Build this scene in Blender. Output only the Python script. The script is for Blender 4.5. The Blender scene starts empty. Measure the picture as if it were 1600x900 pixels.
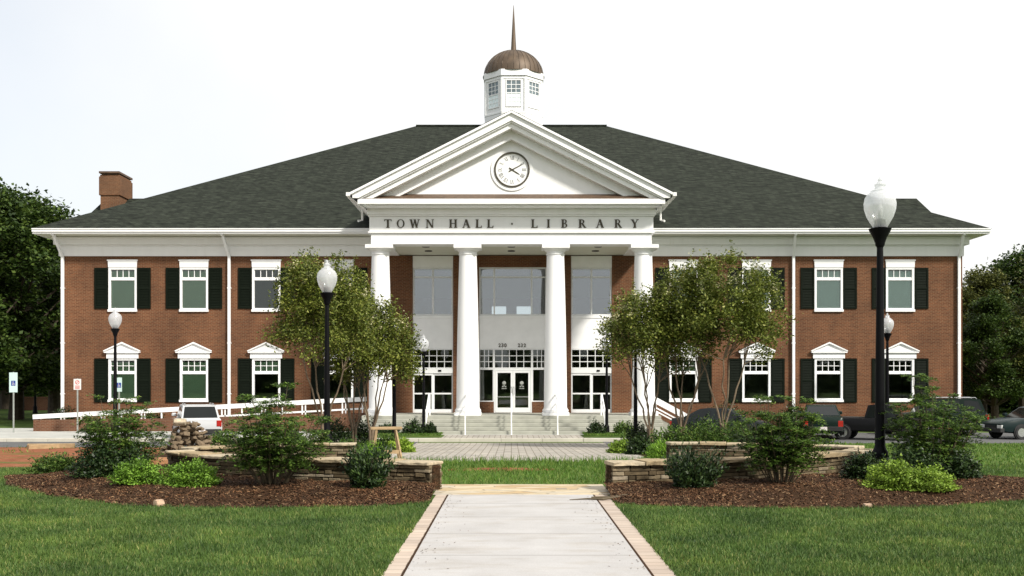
import bpy, math, random
import numpy as np
from mathutils import Vector
R = math.radians
scn = bpy.context.scene
col = scn.collection
random.seed(7)

# ------------------------------------------------------------ camera
F = 1650.0; CX = 799.0; HY = 598.0; CZ = 1.75          # focal length, vanishing point (photo pixels), eye height
cam = bpy.data.cameras.new('camera'); camo = bpy.data.objects.new('camera', cam); col.objects.link(camo)
camo.location = (0, 0, CZ); camo.rotation_euler = (R(90), 0, 0)
cam.sensor_width = 36; cam.lens = F / 1600 * 36
cam.shift_y = (HY - 450) / 1600; cam.shift_x = (800 - CX) / 1600
cam.clip_end = 3000; cam.clip_start = 0.1
scn.camera = camo

# ------------------------------------------------------------ sky, sun, exposure
SUN_AZ, SUN_EL = R(44), R(40)                            # to the right of and behind the viewer
sv = Vector((math.sin(SUN_AZ) * math.cos(SUN_EL), -math.cos(SUN_AZ) * math.cos(SUN_EL), math.sin(SUN_EL)))
W = bpy.data.worlds.new('World'); scn.world = W; W.use_nodes = True
nt = W.node_tree; nt.nodes.clear()
def wn(t): return nt.nodes.new(t)
sky = wn('ShaderNodeTexSky'); sky.sky_type = 'NISHITA'; sky.sun_disc = False
sky.sun_elevation = SUN_EL; sky.sun_rotation = math.atan2(sv.x, sv.y); sky.dust_density = 3; sky.air_density = 1.0
b1 = wn('ShaderNodeBackground'); b1.inputs[1].default_value = 0.12; nt.links.new(sky.outputs[0], b1.inputs[0])
b2 = wn('ShaderNodeBackground'); b2.inputs[0].default_value = (1.0, 1.0, 0.985, 1); b2.inputs[1].default_value = 0.74
tc = wn('ShaderNodeTexCoord'); nz = wn('ShaderNodeTexNoise'); nz.inputs['Scale'].default_value = 2.2; nz.inputs['Detail'].default_value = 5
nt.links.new(tc.outputs['Generated'], nz.inputs['Vector'])
sx = wn('ShaderNodeSeparateXYZ'); nt.links.new(tc.outputs['Generated'], sx.inputs[0])
mr = wn('ShaderNodeMapRange'); mr.inputs[1].default_value = -0.5; mr.inputs[2].default_value = -0.12; mr.inputs[3].default_value = 0.55; mr.inputs[4].default_value = 0.95
nt.links.new(sx.outputs[0], mr.inputs[0])
ma = wn('ShaderNodeMath'); ma.operation = 'MULTIPLY_ADD'; ma.inputs[1].default_value = 0.7; nt.links.new(nz.outputs[0], ma.inputs[0])
ms = wn('ShaderNodeMath'); ms.operation = 'SUBTRACT'; ms.inputs[1].default_value = 0.32; ms.use_clamp = True
nt.links.new(mr.outputs[0], ma.inputs[2]); nt.links.new(ma.outputs[0], ms.inputs[0])
mx = wn('ShaderNodeMixShader'); nt.links.new(ms.outputs[0], mx.inputs[0]); nt.links.new(b1.outputs[0], mx.inputs[1]); nt.links.new(b2.outputs[0], mx.inputs[2])
wo = wn('ShaderNodeOutputWorld'); nt.links.new(mx.outputs[0], wo.inputs[0])
sl = bpy.data.lights.new('sun', 'SUN'); sl.energy = 3.5; sl.angle = R(6); sl.color = (1, .95, .86)
so = bpy.data.objects.new('sun', sl); col.objects.link(so); so.rotation_euler = sv.to_track_quat('Z', 'Y').to_euler(); so.location = (20, -20, 40)
scn.view_settings.view_transform = 'Standard'; scn.view_settings.look = 'None'
scn.view_settings.exposure = 0.55; scn.view_settings.gamma = 1
scn.cycles.max_bounces = 6; scn.cycles.diffuse_bounces = 3; scn.cycles.transparent_max_bounces = 12

# ------------------------------------------------------------ materials
def new_mat(name):
    m = bpy.data.materials.new(name); m.use_nodes = True
    n = m.node_tree; return m, n, n.nodes['Principled BSDF']
def N(n, t, **kw):
    x = n.nodes.new(t)
    for k, v in kw.items(): setattr(x, k, v)
    return x
def ramp(n, fac, stops):
    r = N(n, 'ShaderNodeValToRGB'); e = r.color_ramp.elements
    while len(e) < len(stops): e.new(0.5)
    for i, (p, c) in enumerate(stops): e[i].position = p; e[i].color = (*c, 1)
    n.links.new(fac, r.inputs[0]); return r.outputs[0]
def noise(n, vec, scale, detail=4, rough=.55):
    t = N(n, 'ShaderNodeTexNoise'); t.inputs['Scale'].default_value = scale; t.inputs['Detail'].default_value = detail
    t.inputs['Roughness'].default_value = rough; n.links.new(vec, t.inputs['Vector']); return t.outputs[0]
def pos(n, scale=None):
    g = N(n, 'ShaderNodeTexCoord').outputs['Object']
    if scale:
        mp = N(n, 'ShaderNodeMapping'); mp.inputs['Scale'].default_value = scale; n.links.new(g, mp.inputs[0]); return mp.outputs[0]
    return g
def bump(n, bs, h, strength, dist=.01):
    b = N(n, 'ShaderNodeBump'); b.inputs['Strength'].default_value = strength; b.inputs['Distance'].default_value = dist
    n.links.new(h, b.inputs['Height']); n.links.new(b.outputs[0], bs.inputs['Normal'])
def mix(n, fac, a, b, mode='MIX'):
    m = N(n, 'ShaderNodeMix', data_type='RGBA', blend_type=mode)
    for sock, v in ((0, fac), (6, a), (7, b)):
        if hasattr(v, 'is_linked') or hasattr(v, 'links'): n.links.new(v, m.inputs[sock])
        else: m.inputs[sock].default_value = v if sock == 0 else (*v, 1)
    return m.outputs[2]
def plain(name, c, rough=.6, var=.15, scale=3, metal=0, spec=.5, bmp=0, bscale=40, coat=0):
    m, n, b = new_mat(name); p = pos(n)
    lo = tuple(x * (1 - var) for x in c); hi = tuple(min(1, x * (1 + var)) for x in c)
    n.links.new(ramp(n, noise(n, p, scale), [(.3, lo), (.7, hi)]), b.inputs['Base Color'])
    b.inputs['Roughness'].default_value = rough; b.inputs['Metallic'].default_value = metal
    b.inputs['Specular IOR Level'].default_value = spec; b.inputs['Coat Weight'].default_value = coat
    if bmp: bump(n, b, noise(n, p, bscale), bmp)
    return m
def brick_mat(name, c1, c2, mortar, bw=.215, bh=.068, mort=.01):
    m, n, b = new_mat(name); g = pos(n)
    s = N(n, 'ShaderNodeSeparateXYZ'); n.links.new(g, s.inputs[0])
    a = N(n, 'ShaderNodeMath', operation='ADD'); n.links.new(s.outputs[0], a.inputs[0]); n.links.new(s.outputs[1], a.inputs[1])
    cb = N(n, 'ShaderNodeCombineXYZ'); n.links.new(a.outputs[0], cb.inputs[0]); n.links.new(s.outputs[2], cb.inputs[1])
    t = N(n, 'ShaderNodeTexBrick'); n.links.new(cb.outputs[0], t.inputs['Vector'])
    t.inputs['Color1'].default_value = (*c1, 1); t.inputs['Color2'].default_value = (*c2, 1); t.inputs['Mortar'].default_value = (*mortar, 1)
    t.inputs['Scale'].default_value = 1; t.inputs['Mortar Size'].default_value = mort; t.inputs['Brick Width'].default_value = bw; t.inputs['Row Height'].default_value = bh
    big = mix(n, 1, ramp(n, noise(n, g, .6, 6), [(.3, (.72, .73, .74)), (.7, (1.22, 1.18, 1.12))]), ramp(n, noise(n, pos(n, (1.5, 1.5, .12)), 1.1, 4), [(.4, (1.05, 1.05, 1.05)), (.75, (.82, .82, .84))]), 'MULTIPLY')
    fine = ramp(n, noise(n, cb.outputs[0], 14, 3, .7), [(.3, (.75, .74, .73)), (.7, (1.22, 1.22, 1.22))])
    n.links.new(mix(n, 1, mix(n, 1, t.outputs[0], big, 'MULTIPLY'), fine, 'MULTIPLY'), b.inputs['Base Color'])
    b.inputs['Roughness'].default_value = .9; b.inputs['Specular IOR Level'].default_value = .2
    bump(n, b, t.outputs[1], -.4, .006); return m
def leaf_mat(name, stops, trans=.25, rough=.55, patch=0):
    m, n, b = new_mat(name)
    g = N(n, 'ShaderNodeNewGeometry')
    c1 = ramp(n, g.outputs['Random Per Island'], stops)
    cl = ramp(n, noise(n, g.outputs['Position'], 1.1, 3), [(.3, (.7, .72, .7)), (.7, (1.3, 1.25, 1.1))])
    c = mix(n, 1, c1, cl, 'MULTIPLY')
    if patch: c = mix(n, 1, c, ramp(n, noise(n, g.outputs['Position'], .55, 5, .65), [(.3, (.68, .76, .8)), (.5, (1, 1, 1)), (.72, (1.4, 1.22, 1.1))]), 'MULTIPLY')
    n.links.new(c, b.inputs['Base Color']); b.inputs['Roughness'].default_value = rough; b.inputs['Specular IOR Level'].default_value = .25
    tr = N(n, 'ShaderNodeBsdfTranslucent'); n.links.new(c, tr.inputs[0])
    mxs = N(n, 'ShaderNodeMixShader'); mxs.inputs[0].default_value = trans
    n.links.new(b.outputs[0], mxs.inputs[1]); n.links.new(tr.outputs[0], mxs.inputs[2])
    n.links.new(mxs.outputs[0], n.nodes['Material Output'].inputs[0]); return m
def glass_mat(name, tint=(.75, .82, .8), refl=.09):
    m, n, b = new_mat(name)
    t = N(n, 'ShaderNodeBsdfTransparent'); t.inputs[0].default_value = (*tint, 1)
    g = N(n, 'ShaderNodeBsdfGlossy'); g.inputs['Roughness'].default_value = .02; g.inputs[0].default_value = (.95, .97, 1, 1)
    wv = noise(n, pos(n), 1.3, 1); bp = N(n, 'ShaderNodeBump'); bp.inputs['Strength'].default_value = .03; bp.inputs['Distance'].default_value = .05
    n.links.new(wv, bp.inputs['Height']); n.links.new(bp.outputs[0], g.inputs['Normal'])
    lw = N(n, 'ShaderNodeFresnel'); lw.inputs[0].default_value = 1.5
    ad = N(n, 'ShaderNodeMath', operation='ADD'); ad.inputs[1].default_value = refl; n.links.new(lw.outputs[0], ad.inputs[0])
    x = N(n, 'ShaderNodeMixShader'); n.links.new(ad.outputs[0], x.inputs[0]); n.links.new(t.outputs[0], x.inputs[1]); n.links.new(g.outputs[0], x.inputs[2])
    n.links.new(x.outputs[0], n.nodes['Material Output'].inputs[0]); return m

M = {}
M['brick'] = brick_mat('brick', (.158, .060, .027), (.106, .038, .018), (.18, .12, .075))
M['low_brick'] = brick_mat('ramp brick', (.15, .064, .034), (.11, .046, .025), (.18, .12, .085))
M['chimney'] = brick_mat('chimney brick', (.17, .078, .04), (.13, .058, .03), (.16, .11, .07))
M['white'] = plain('white paint', (.80, .80, .80), .5, .025, 1.2)
M['trim'] = plain('white trim paint', (.78, .78, .76), .5, .03, .9)
def white_mat(name, c):
    m, n, b = new_mat(name); g = pos(n)
    st = ramp(n, noise(n, pos(n, (2.2, 2.2, .25)), 1.6, 6, .65), [(.35, c), (.62, tuple(x * .965 for x in c)), (.8, (c[0] * .88, c[1] * .87, c[2] * .83))])
    n.links.new(st, b.inputs['Base Color']); b.inputs['Roughness'].default_value = .55; b.inputs['Specular IOR Level'].default_value = .35
    bump(n, b, noise(n, g, 5, 4), .05, .01); return m
M['white'] = white_mat('white paint', (.86, .86, .86)); M['trim'] = white_mat('white trim paint', (.84, .84, .83))
M['stucco'] = plain('white stucco', (.86, .86, .87), .8, .04, 2, bmp=.1)
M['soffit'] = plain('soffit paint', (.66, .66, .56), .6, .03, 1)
M['shutter'] = plain('shutter paint', (.006, .009, .0055), .6, .1, 2, spec=.06)
M['shutter_sun'] = plain('sunlit shutter paint', (.016, .026, .014), .6, .1, 2, spec=.15)  # sunlit copy of the shutter paint, sunlight put into the colour; unused
M['black'] = plain('black enamel', (.004, .004, .005), .5, .1, 3, spec=.1)
M['dark'] = plain('dark rubber', (.015, .015, .015), .8, .15, 6)
M['interior'] = plain('interior plaster', (.42, .40, .32), .9, .05, 1)
M['blind_g'] = plain('green blind', (.42, .56, .38), .8, .08, .8)
M['blind_skypane'] = plain('pale blind and sky pane', (.80, .90, .92), .8, .06, .8)  # real wing blinds, also the sky reflection painted on the cupola panes
M['glass'] = glass_mat('window glass', (.8, .86, .82), .015)
M['glass2'] = glass_mat('entrance glass', (.7, .76, .78), .13)
M['alu'] = plain('white aluminium', (.72, .73, .73), .4, .03, 2)
M['copper_roof'] = plain('copper flashing', (.11, .068, .042), .6, .3, 5, metal=.2)
M['letter'] = plain('bronze letters', (.05, .04, .022), .5, .1, 4)
M['numeral'] = plain('grey numerals', (.20, .20, .19), .5, .1, 4)
M['concrete_step'] = plain('step concrete', (.34, .34, .29), .85, .15, 2, bmp=.15)
M['kerb'] = plain('kerb concrete', (.50, .47, .40), .85, .12, 1.5, bmp=.15)
M['pavement'] = plain('pavement concrete', (.42, .42, .39), .9, .1, 1, bmp=.12)
M['asphalt'] = plain('asphalt', (.10, .10, .10), .9, .2, 1.5, bmp=.3, bscale=60)
M['bark'] = plain('crape myrtle bark', (.17, .125, .08), .8, .3, 9, bmp=.3)
M['dkbark'] = plain('dark bark', (.06, .045, .03), .9, .3, 6, bmp=.5)
M['stem'] = plain('shrub stems', (.09, .07, .04), .8, .25, 9)
M['wood'] = plain('raw lumber', (.34, .235, .125), .75, .2, 7, bmp=.2)
M['cupola_glass'] = plain('cupola glass', (.14, .18, .20), .1, .3, 2, spec=.6)
M['metal'] = plain('galvanised post', (.36, .38, .35), .5, .15, 5, metal=.4)
M['chrome'] = plain('chrome', (.6, .6, .6), .25, .05, 3, metal=.9)
M['lens_red'] = plain('red lens', (.35, .02, .015), .2, .1, 5)
M['lens_clear'] = plain('clear lens', (.6, .6, .58), .15, .05, 5)
M['car_glass'] = plain('car glass', (.010, .012, .012), .06, .1, 2, spec=.3)
M['blue'] = plain('sign blue', (.02, .05, .25), .5, .05, 4)
M['signpale'] = plain('sign pale', (.52, .66, .63), .5, .04, 4)
M['signwhite'] = plain('sign white', (.72, .66, .64), .5, .04, 4)
M['signred'] = plain('sign red', (.50, .05, .04), .5, .05, 4)
M['leaf_myrtle'] = leaf_mat('crape myrtle leaves', [(0, (.046, .068, .010)), (.5, (.115, .152, .024)), (.85, (.21, .24, .045)), (1, (.30, .31, .10))])
M['blossom'] = leaf_mat('cream blossom', [(0, (.30, .33, .16)), (.6, (.50, .48, .30)), (1, (.66, .62, .46))])
M['leaf_nandina'] = leaf_mat('nandina leaves', [(0, (.024, .054, .009)), (.5, (.062, .122, .018)), (.85, (.115, .20, .034)), (1, (.20, .27, .06))])
M['leaf_dark'] = leaf_mat('dark evergreen leaves', [(0, (.010, .022, .008)), (.6, (.022, .046, .013)), (1, (.06, .10, .028))], .12, .4)
M['leaf_bright'] = leaf_mat('lime leaves', [(0, (.06, .13, .012)), (.5, (.145, .29, .028)), (1, (.24, .40, .06))])
M['leaf_lime'] = leaf_mat('yellow green leaves', [(0, (.08, .14, .014)), (.5, (.19, .31, .035)), (1, (.30, .42, .07))])
M['leaf_tree'] = leaf_mat('oak leaves', [(0, (.016, .032, .007)), (.6, (.040, .076, .014)), (1, (.095, .145, .028))])
M['leaf_tree2'] = leaf_mat('olive leaves', [(0, (.038, .048, .011)), (.6, (.088, .10, .024)), (1, (.16, .17, .045))])
M['grass'] = leaf_mat('grass blades', [(0, (.044, .088, .022)), (.5, (.082, .150, .036)), (.85, (.12, .190, .05)), (1, (.24, .25, .10))], .3, patch=1)
M['grass_wild'] = leaf_mat('wild grass', [(0, (.05, .12, .015)), (.5, (.09, .19, .025)), (1, (.20, .25, .07))], .3)
M['mulch_chip'] = leaf_mat('mulch chips', [(0, (.024, .012, .006)), (.5, (.074, .034, .016)), (.85, (.14, .068, .034)), (1, (.30, .20, .12))], .0, .85)

def shingle():
    m, n, b = new_mat('shingles'); g = pos(n)
    s = N(n, 'ShaderNodeSeparateXYZ'); n.links.new(g, s.inputs[0])
    cb = N(n, 'ShaderNodeCombineXYZ')
    a = N(n, 'ShaderNodeMath', operation='ADD'); n.links.new(s.outputs[0], a.inputs[0]); n.links.new(s.outputs[1], a.inputs[1])
    n.links.new(a.outputs[0], cb.inputs[0]); n.links.new(s.outputs[2], cb.inputs[1])
    t = N(n, 'ShaderNodeTexBrick'); n.links.new(cb.outputs[0], t.inputs['Vector'])
    t.inputs['Scale'].default_value = 1; t.inputs['Brick Width'].default_value = .33; t.inputs['Row Height'].default_value = .085
    t.inputs['Mortar Size'].default_value = .01; t.inputs['Color1'].default_value = (.0155, .0195, .0145, 1); t.inputs['Color2'].default_value = (.031, .037, .0285, 1); t.inputs['Mortar'].default_value = (.012, .012, .011, 1)
    mp = N(n, 'ShaderNodeMapping'); mp.inputs['Scale'].default_value = (1.6, 7, 1); n.links.new(cb.outputs[0], mp.inputs[0])
    f = ramp(n, noise(n, mp.outputs[0], 1.5, 5, .7), [(.34, (.5, .5, .5)), (.66, (1.6, 1.6, 1.5))])
    n.links.new(mix(n, 1, t.outputs[0], f, 'MULTIPLY'), b.inputs['Base Color']); b.inputs['Roughness'].default_value = .95
    b.inputs['Specular IOR Level'].default_value = .15
    bump(n, b, noise(n, mp.outputs[0], 3, 3), .5, .02); return m
M['shingle'] = shingle()
def dome_mat():
    m, n, b = new_mat('weathered copper'); g = pos(n)
    n.links.new(ramp(n, noise(n, pos(n, (3, 3, .8)), 1.2, 5), [(.3, (.075, .052, .034)), (.7, (.13, .09, .058))]), b.inputs['Base Color'])
    b.inputs['Metallic'].default_value = .3; b.inputs['Roughness'].default_value = .55; return m
M['copper'] = dome_mat()
def lawn_mat():
    m, n, b = new_mat('lawn'); g = pos(n)
    c = ramp(n, noise(n, g, 30, 5, .7), [(.25, (.055, .085, .022)), (.55, (.09, .140, .034)), (.8, (.135, .18, .05))])
    c2 = ramp(n, noise(n, g, .35, 5), [(.3, (.75, .82, .8)), (.7, (1.2, 1.15, 1.0))])
    n.links.new(mix(n, 1, c, c2, 'MULTIPLY'), b.inputs['Base Color']); b.inputs['Roughness'].default_value = .95; b.inputs['Specular IOR Level'].default_value = .1
    bump(n, b, noise(n, g, 60, 3), .6, .02); return m
M['lawn'] = lawn_mat()
def clay_mat():
    m, n, b = new_mat('red clay'); g = pos(n)
    c = ramp(n, noise(n, g, 3, 6, .65), [(.3, (.15, .055, .028)), (.55, (.27, .10, .05)), (.75, (.34, .17, .10))])
    c2 = ramp(n, noise(n, pos(n, (.5, 1.2, 1)), .9, 5), [(.52, (0, 0, 0)), (.62, (1, 1, 1))])
    n.links.new(mix(n, c2, c, (.09, .12, .03)), b.inputs['Base Color']); b.inputs['Roughness'].default_value = .95; b.inputs['Specular IOR Level'].default_value = .1
    bump(n, b, noise(n, g, 9, 4), .8, .05); return m
M['clay'] = clay_mat()
M['soil'] = plain('mulch soil', (.045, .024, .012), .95, .5, 25, spec=.1, bmp=.9, bscale=50)
def conc_mat():
    m, n, b = new_mat('walk concrete'); g = pos(n)
    c = ramp(n, noise(n, g, 1.4, 6, .6), [(.3, (.40, .385, .375)), (.7, (.47, .455, .445))])
    f = ramp(n, noise(n, g, 70, 3, .7), [(.3, (.88, .88, .88)), (.7, (1.08, 1.08, 1.08))])
    c = mix(n, 1, c, f, 'MULTIPLY')
    stn = ramp(n, noise(n, pos(n, (.8, 2.2, 1)), 1.3, 7, .65), [(.50, (1, 1, 1)), (.60, (.93, .91, .88)), (.72, (.84, .81, .76))])
    c = mix(n, 1, c, stn, 'MULTIPLY')
    s = N(n, 'ShaderNodeSeparateXYZ'); n.links.new(g, s.inputs[0])
    md = N(n, 'ShaderNodeMath', operation='PINGPONG'); md.inputs[1].default_value = .76; n.links.new(s.outputs[1], md.inputs[0])
    ls = N(n, 'ShaderNodeMath', operation='LESS_THAN'); ls.inputs[1].default_value = .015; n.links.new(md.outputs[0], ls.inputs[0])
    n.links.new(mix(n, ls.outputs[0], c, (.27, .255, .24)), b.inputs['Base Color']); b.inputs['Roughness'].default_value = .85; b.inputs['Specular IOR Level'].default_value = .25
    bump(n, b, noise(n, g, 90, 3), .15, .004); return m
M['walk'] = conc_mat()
def paver_mat(name, c1, c2, mo, bw, bh, rot=0, mort=.008):
    m, n, b = new_mat(name); g = N(n, 'ShaderNodeMapping'); n.links.new(pos(n), g.inputs[0]); g.inputs['Rotation'].default_value = (0, 0, rot)
    t = N(n, 'ShaderNodeTexBrick'); n.links.new(g.outputs[0], t.inputs['Vector'])
    t.inputs['Scale'].default_value = 1; t.inputs['Brick Width'].default_value = bw; t.inputs['Row Height'].default_value = bh; t.inputs['Mortar Size'].default_value = mort
    t.inputs['Color1'].default_value = (*c1, 1); t.inputs['Color2'].default_value = (*c2, 1); t.inputs['Mortar'].default_value = (*mo, 1)
    f = ramp(n, noise(n, g.outputs[0], 1.1, 5), [(.3, (.86, .86, .86)), (.7, (1.12, 1.1, 1.06))])
    n.links.new(mix(n, 1, t.outputs[0], f, 'MULTIPLY'), b.inputs['Base Color']); b.inputs['Roughness'].default_value = .9; b.inputs['Specular IOR Level'].default_value = .2
    bump(n, b, t.outputs[1], -.3, .006); return m
M['paver'] = paver_mat('grey pavers', (.42, .39, .35), (.32, .30, .27), (.20, .18, .15), .42, .22, R(90), .014)
M['border'] = paver_mat('tan border bricks', (.50, .42, .355), (.41, .335, .28), (.22, .18, .14), .5, .205, 0, .007)
def flag_mat():
    m, n, b = new_mat('flagstone'); g = pos(n, (1.1, 2.2, 1))
    v = N(n, 'ShaderNodeTexVoronoi', feature='F1'); v.inputs['Scale'].default_value = 1.6; n.links.new(g, v.inputs['Vector'])
    e = N(n, 'ShaderNodeTexVoronoi', feature='DISTANCE_TO_EDGE'); e.inputs['Scale'].default_value = 1.6; n.links.new(g, e.inputs['Vector'])
    hs = N(n, 'ShaderNodeSeparateColor'); n.links.new(v.outputs['Color'], hs.inputs[0])
    c = ramp(n, hs.outputs[0], [(0, (.40, .28, .15)), (.4, (.50, .40, .25)), (.7, (.47, .42, .34)), (1, (.56, .46, .30))])
    c = mix(n, 1, c, ramp(n, noise(n, g, 5, 5), [(.3, (.8, .8, .8)), (.7, (1.15, 1.13, 1.1))]), 'MULTIPLY')
    ls = N(n, 'ShaderNodeMath', operation='LESS_THAN'); ls.inputs[1].default_value = .022; n.links.new(e.outputs[0], ls.inputs[0])
    n.links.new(mix(n, ls.outputs[0], c, (.28, .23, .16)), b.inputs['Base Color']); b.inputs['Roughness'].default_value = .85
    bump(n, b, noise(n, g, 12, 4), .3, .01); return m
M['flag'] = flag_mat()
def stone_mat(name, stops):
    m, n, b = new_mat(name); g = N(n, 'ShaderNodeNewGeometry')
    c = ramp(n, g.outputs['Random Per Island'], stops)
    f = ramp(n, noise(n, pos(n), 9, 6, .7), [(.3, (.6, .6, .6)), (.7, (1.35, 1.3, 1.25))])
    n.links.new(mix(n, 1, c, f, 'MULTIPLY'), b.inputs['Base Color']); b.inputs['Roughness'].default_value = .9; b.inputs['Specular IOR Level'].default_value = .2
    bump(n, b, noise(n, pos(n), 25, 5), .7, .015); return m
M['ledge'] = stone_mat('ledge stone', [(0, (.05, .038, .022)), (.35, (.10, .076, .044)), (.7, (.15, .118, .072)), (.9, (.20, .165, .11)), (1, (.28, .24, .18))])
M['cap'] = stone_mat('cap stone', [(0, (.24, .18, .11)), (.5, (.36, .29, .18)), (1, (.45, .39, .29))])
M['rock'] = stone_mat('field stone', [(0, (.075, .055, .035)), (.6, (.12, .088, .056)), (1, (.20, .155, .105))])
M['pinkrock'] = stone_mat('pink stone', [(0, (.42, .28, .19)), (1, (.5, .36, .26))])
def globe_mat():
    m, n, b = new_mat('lamp globe')
    t = N(n, 'ShaderNodeBsdfTransparent'); t.inputs[0].default_value = (.9, .92, .93, 1)
    d = N(n, 'ShaderNodeBsdfTranslucent'); d.inputs[0].default_value = (.95, .96, .97, 1)
    d2 = N(n, 'ShaderNodeBsdfDiffuse'); d2.inputs[0].default_value = (.95, .95, .97, 1)
    g = N(n, 'ShaderNodeBsdfGlossy'); g.inputs['Roughness'].default_value = .08
    x1 = N(n, 'ShaderNodeMixShader'); x1.inputs[0].default_value = .5; n.links.new(d.outputs[0], x1.inputs[1]); n.links.new(d2.outputs[0], x1.inputs[2])
    x2 = N(n, 'ShaderNodeMixShader'); x2.inputs[0].default_value = .56; n.links.new(t.outputs[0], x2.inputs[1]); n.links.new(x1.outputs[0], x2.inputs[2])
    x3 = N(n, 'ShaderNodeMixShader'); x3.inputs[0].default_value = .12; n.links.new(x2.outputs[0], x3.inputs[1]); n.links.new(g.outputs[0], x3.inputs[2])
    n.links.new(x3.outputs[0], n.nodes['Material Output'].inputs[0]); return m
M['globe'] = globe_mat()

# ------------------------------------------------------------ mesh helpers
def tag(o, label=None, cat=None, group=None, kind=None):
    for k, v in (('label', label), ('category', cat), ('group', group), ('kind', kind)):
        if v: o[k] = v
    return o
def empty(name, loc, label, cat, group=None, rz=0):
    o = bpy.data.objects.new(name, None); col.objects.link(o); o.location = loc; o.rotation_euler = (0, 0, rz)
    o.empty_display_size = .3
    return tag(o, label, cat, group)
def wloc(o):
    v = Vector((0, 0, 0))
    while o: v += o.location; o = o.parent
    return v
class MB:
    def __init__(s): s.v = []; s.f = []
    def add(s, vs, fs):
        k = len(s.v); s.v.extend(tuple(p) for p in vs); s.f.extend(tuple(i + k for i in q) for q in fs); return s
    def box(s, x0, x1, y0, y1, z0, z1):
        return s.add([(x0, y0, z0), (x1, y0, z0), (x1, y1, z0), (x0, y1, z0), (x0, y0, z1), (x1, y0, z1), (x1, y1, z1), (x0, y1, z1)],
                     [(0, 3, 2, 1), (4, 5, 6, 7), (0, 1, 5, 4), (1, 2, 6, 5), (2, 3, 7, 6), (3, 0, 4, 7)])
    def prism(s, pts, y0, y1):                 # polygon in x,z extruded along y (concave is fine)
        n = len(pts)
        return s.add([(x, y0, z) for x, z in pts] + [(x, y1, z) for x, z in pts],
                     [tuple(range(n)), tuple(range(2 * n - 1, n - 1, -1))] + [(i, i + n, (i + 1) % n + n, (i + 1) % n) for i in range(n)])
    def lathe(s, prof, seg=24, c=(0, 0, 0), cap=True, a0=0):
        vs = []; fs = []; n = len(prof)
        for r, z in prof:
            for k in range(seg):
                a = a0 + 2 * math.pi * k / seg; vs.append((c[0] + r * math.cos(a), c[1] + r * math.sin(a), c[2] + z))
        for i in range(n - 1):
            for k in range(seg):
                k2 = (k + 1) % seg; fs.append((i * seg + k, i * seg + k2, (i + 1) * seg + k2, (i + 1) * seg + k))
        if cap: fs.append(tuple(range(seg - 1, -1, -1))); fs.append(tuple(range((n - 1) * seg, n * seg)))
        return s.add(vs, fs)
    def tube(s, pts, rad, seg=7):
        pts = [Vector(p) for p in pts]; n = len(pts)
        rad = rad if isinstance(rad, (list, tuple)) else [rad] * n
        vs = []; fs = []; up = Vector((.31, .17, .93))
        for i, p in enumerate(pts):
            d = (pts[min(i + 1, n - 1)] - pts[max(i - 1, 0)]).normalized()
            a = d.cross(up)
            if a.length < .05: a = d.cross(Vector((1, 0, 0)))
            a.normalize(); b = d.cross(a)
            for k in range(seg):
                t = 2 * math.pi * k / seg; vs.append(p + (a * math.cos(t) + b * math.sin(t)) * rad[i])
        for i in range(n - 1):
            for k in range(seg):
                k2 = (k + 1) % seg; fs.append((i * seg + k, i * seg + k2, (i + 1) * seg + k2, (i + 1) * seg + k))
        fs.append(tuple(range(seg - 1, -1, -1))); fs.append(tuple(range((n - 1) * seg, n * seg)))
        return s.add(vs, fs)
    def bar(s, p0, p1, w, h):                   # box beam between two points, w across, h tall
        p0 = Vector(p0); p1 = Vector(p1); d = (p1 - p0).normalized(); a = d.cross(Vector((0, 0, 1)))
        a = a.normalized() if a.length > .01 else Vector((1, 0, 0)); b = a.cross(d).normalized()
        vs = [p + a * (w / 2 * i) + b * (h / 2 * j) for p in (p0, p1) for i, j in ((-1, -1), (1, -1), (1, 1), (-1, 1))]
        return s.add(vs, [(3, 2, 1, 0), (4, 5, 6, 7), (0, 1, 5, 4), (1, 2, 6, 5), (2, 3, 7, 6), (3, 0, 4, 7)])
    def build(s, name, m, parent=None, smooth=False, bevel=0, local=False, label=None):
        me = bpy.data.meshes.new(name)
        if parent is not None and not local:
            L = wloc(parent); vs = [(x - L.x, y - L.y, z - L.z) for x, y, z in s.v]
        else: vs = s.v
        me.from_pydata(vs, [], s.f); me.materials.append(M[m] if isinstance(m, str) else m); me.validate(); me.update()
        import bmesh
        bm = bmesh.new(); bm.from_mesh(me); bmesh.ops.recalc_face_normals(bm, faces=bm.faces)
        if bevel: bmesh.ops.bevel(bm, geom=bm.edges[:], offset=bevel, segments=1, affect='EDGES', clamp_overlap=True)
        bm.to_mesh(me); bm.free()
        if smooth:
            me.polygons.foreach_set('use_smooth', [True] * len(me.polygons)); me.set_sharp_from_angle(angle=R(38))
        o = bpy.data.objects.new(name, me); col.objects.link(o)
        if parent is not None: o.parent = parent
        if label: o['label'] = label
        return o
def copy_tree(o, parent=None):
    c = o.copy(); col.objects.link(c)
    if parent is not None: c.parent = parent
    for ch in list(kids.get(o.name, [])): copy_tree(ch, c)
    return c
kids = {}
def index_kids():
    kids.clear()
    for o in bpy.data.objects:
        if o.parent: kids.setdefault(o.parent.name, []).append(o)
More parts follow.
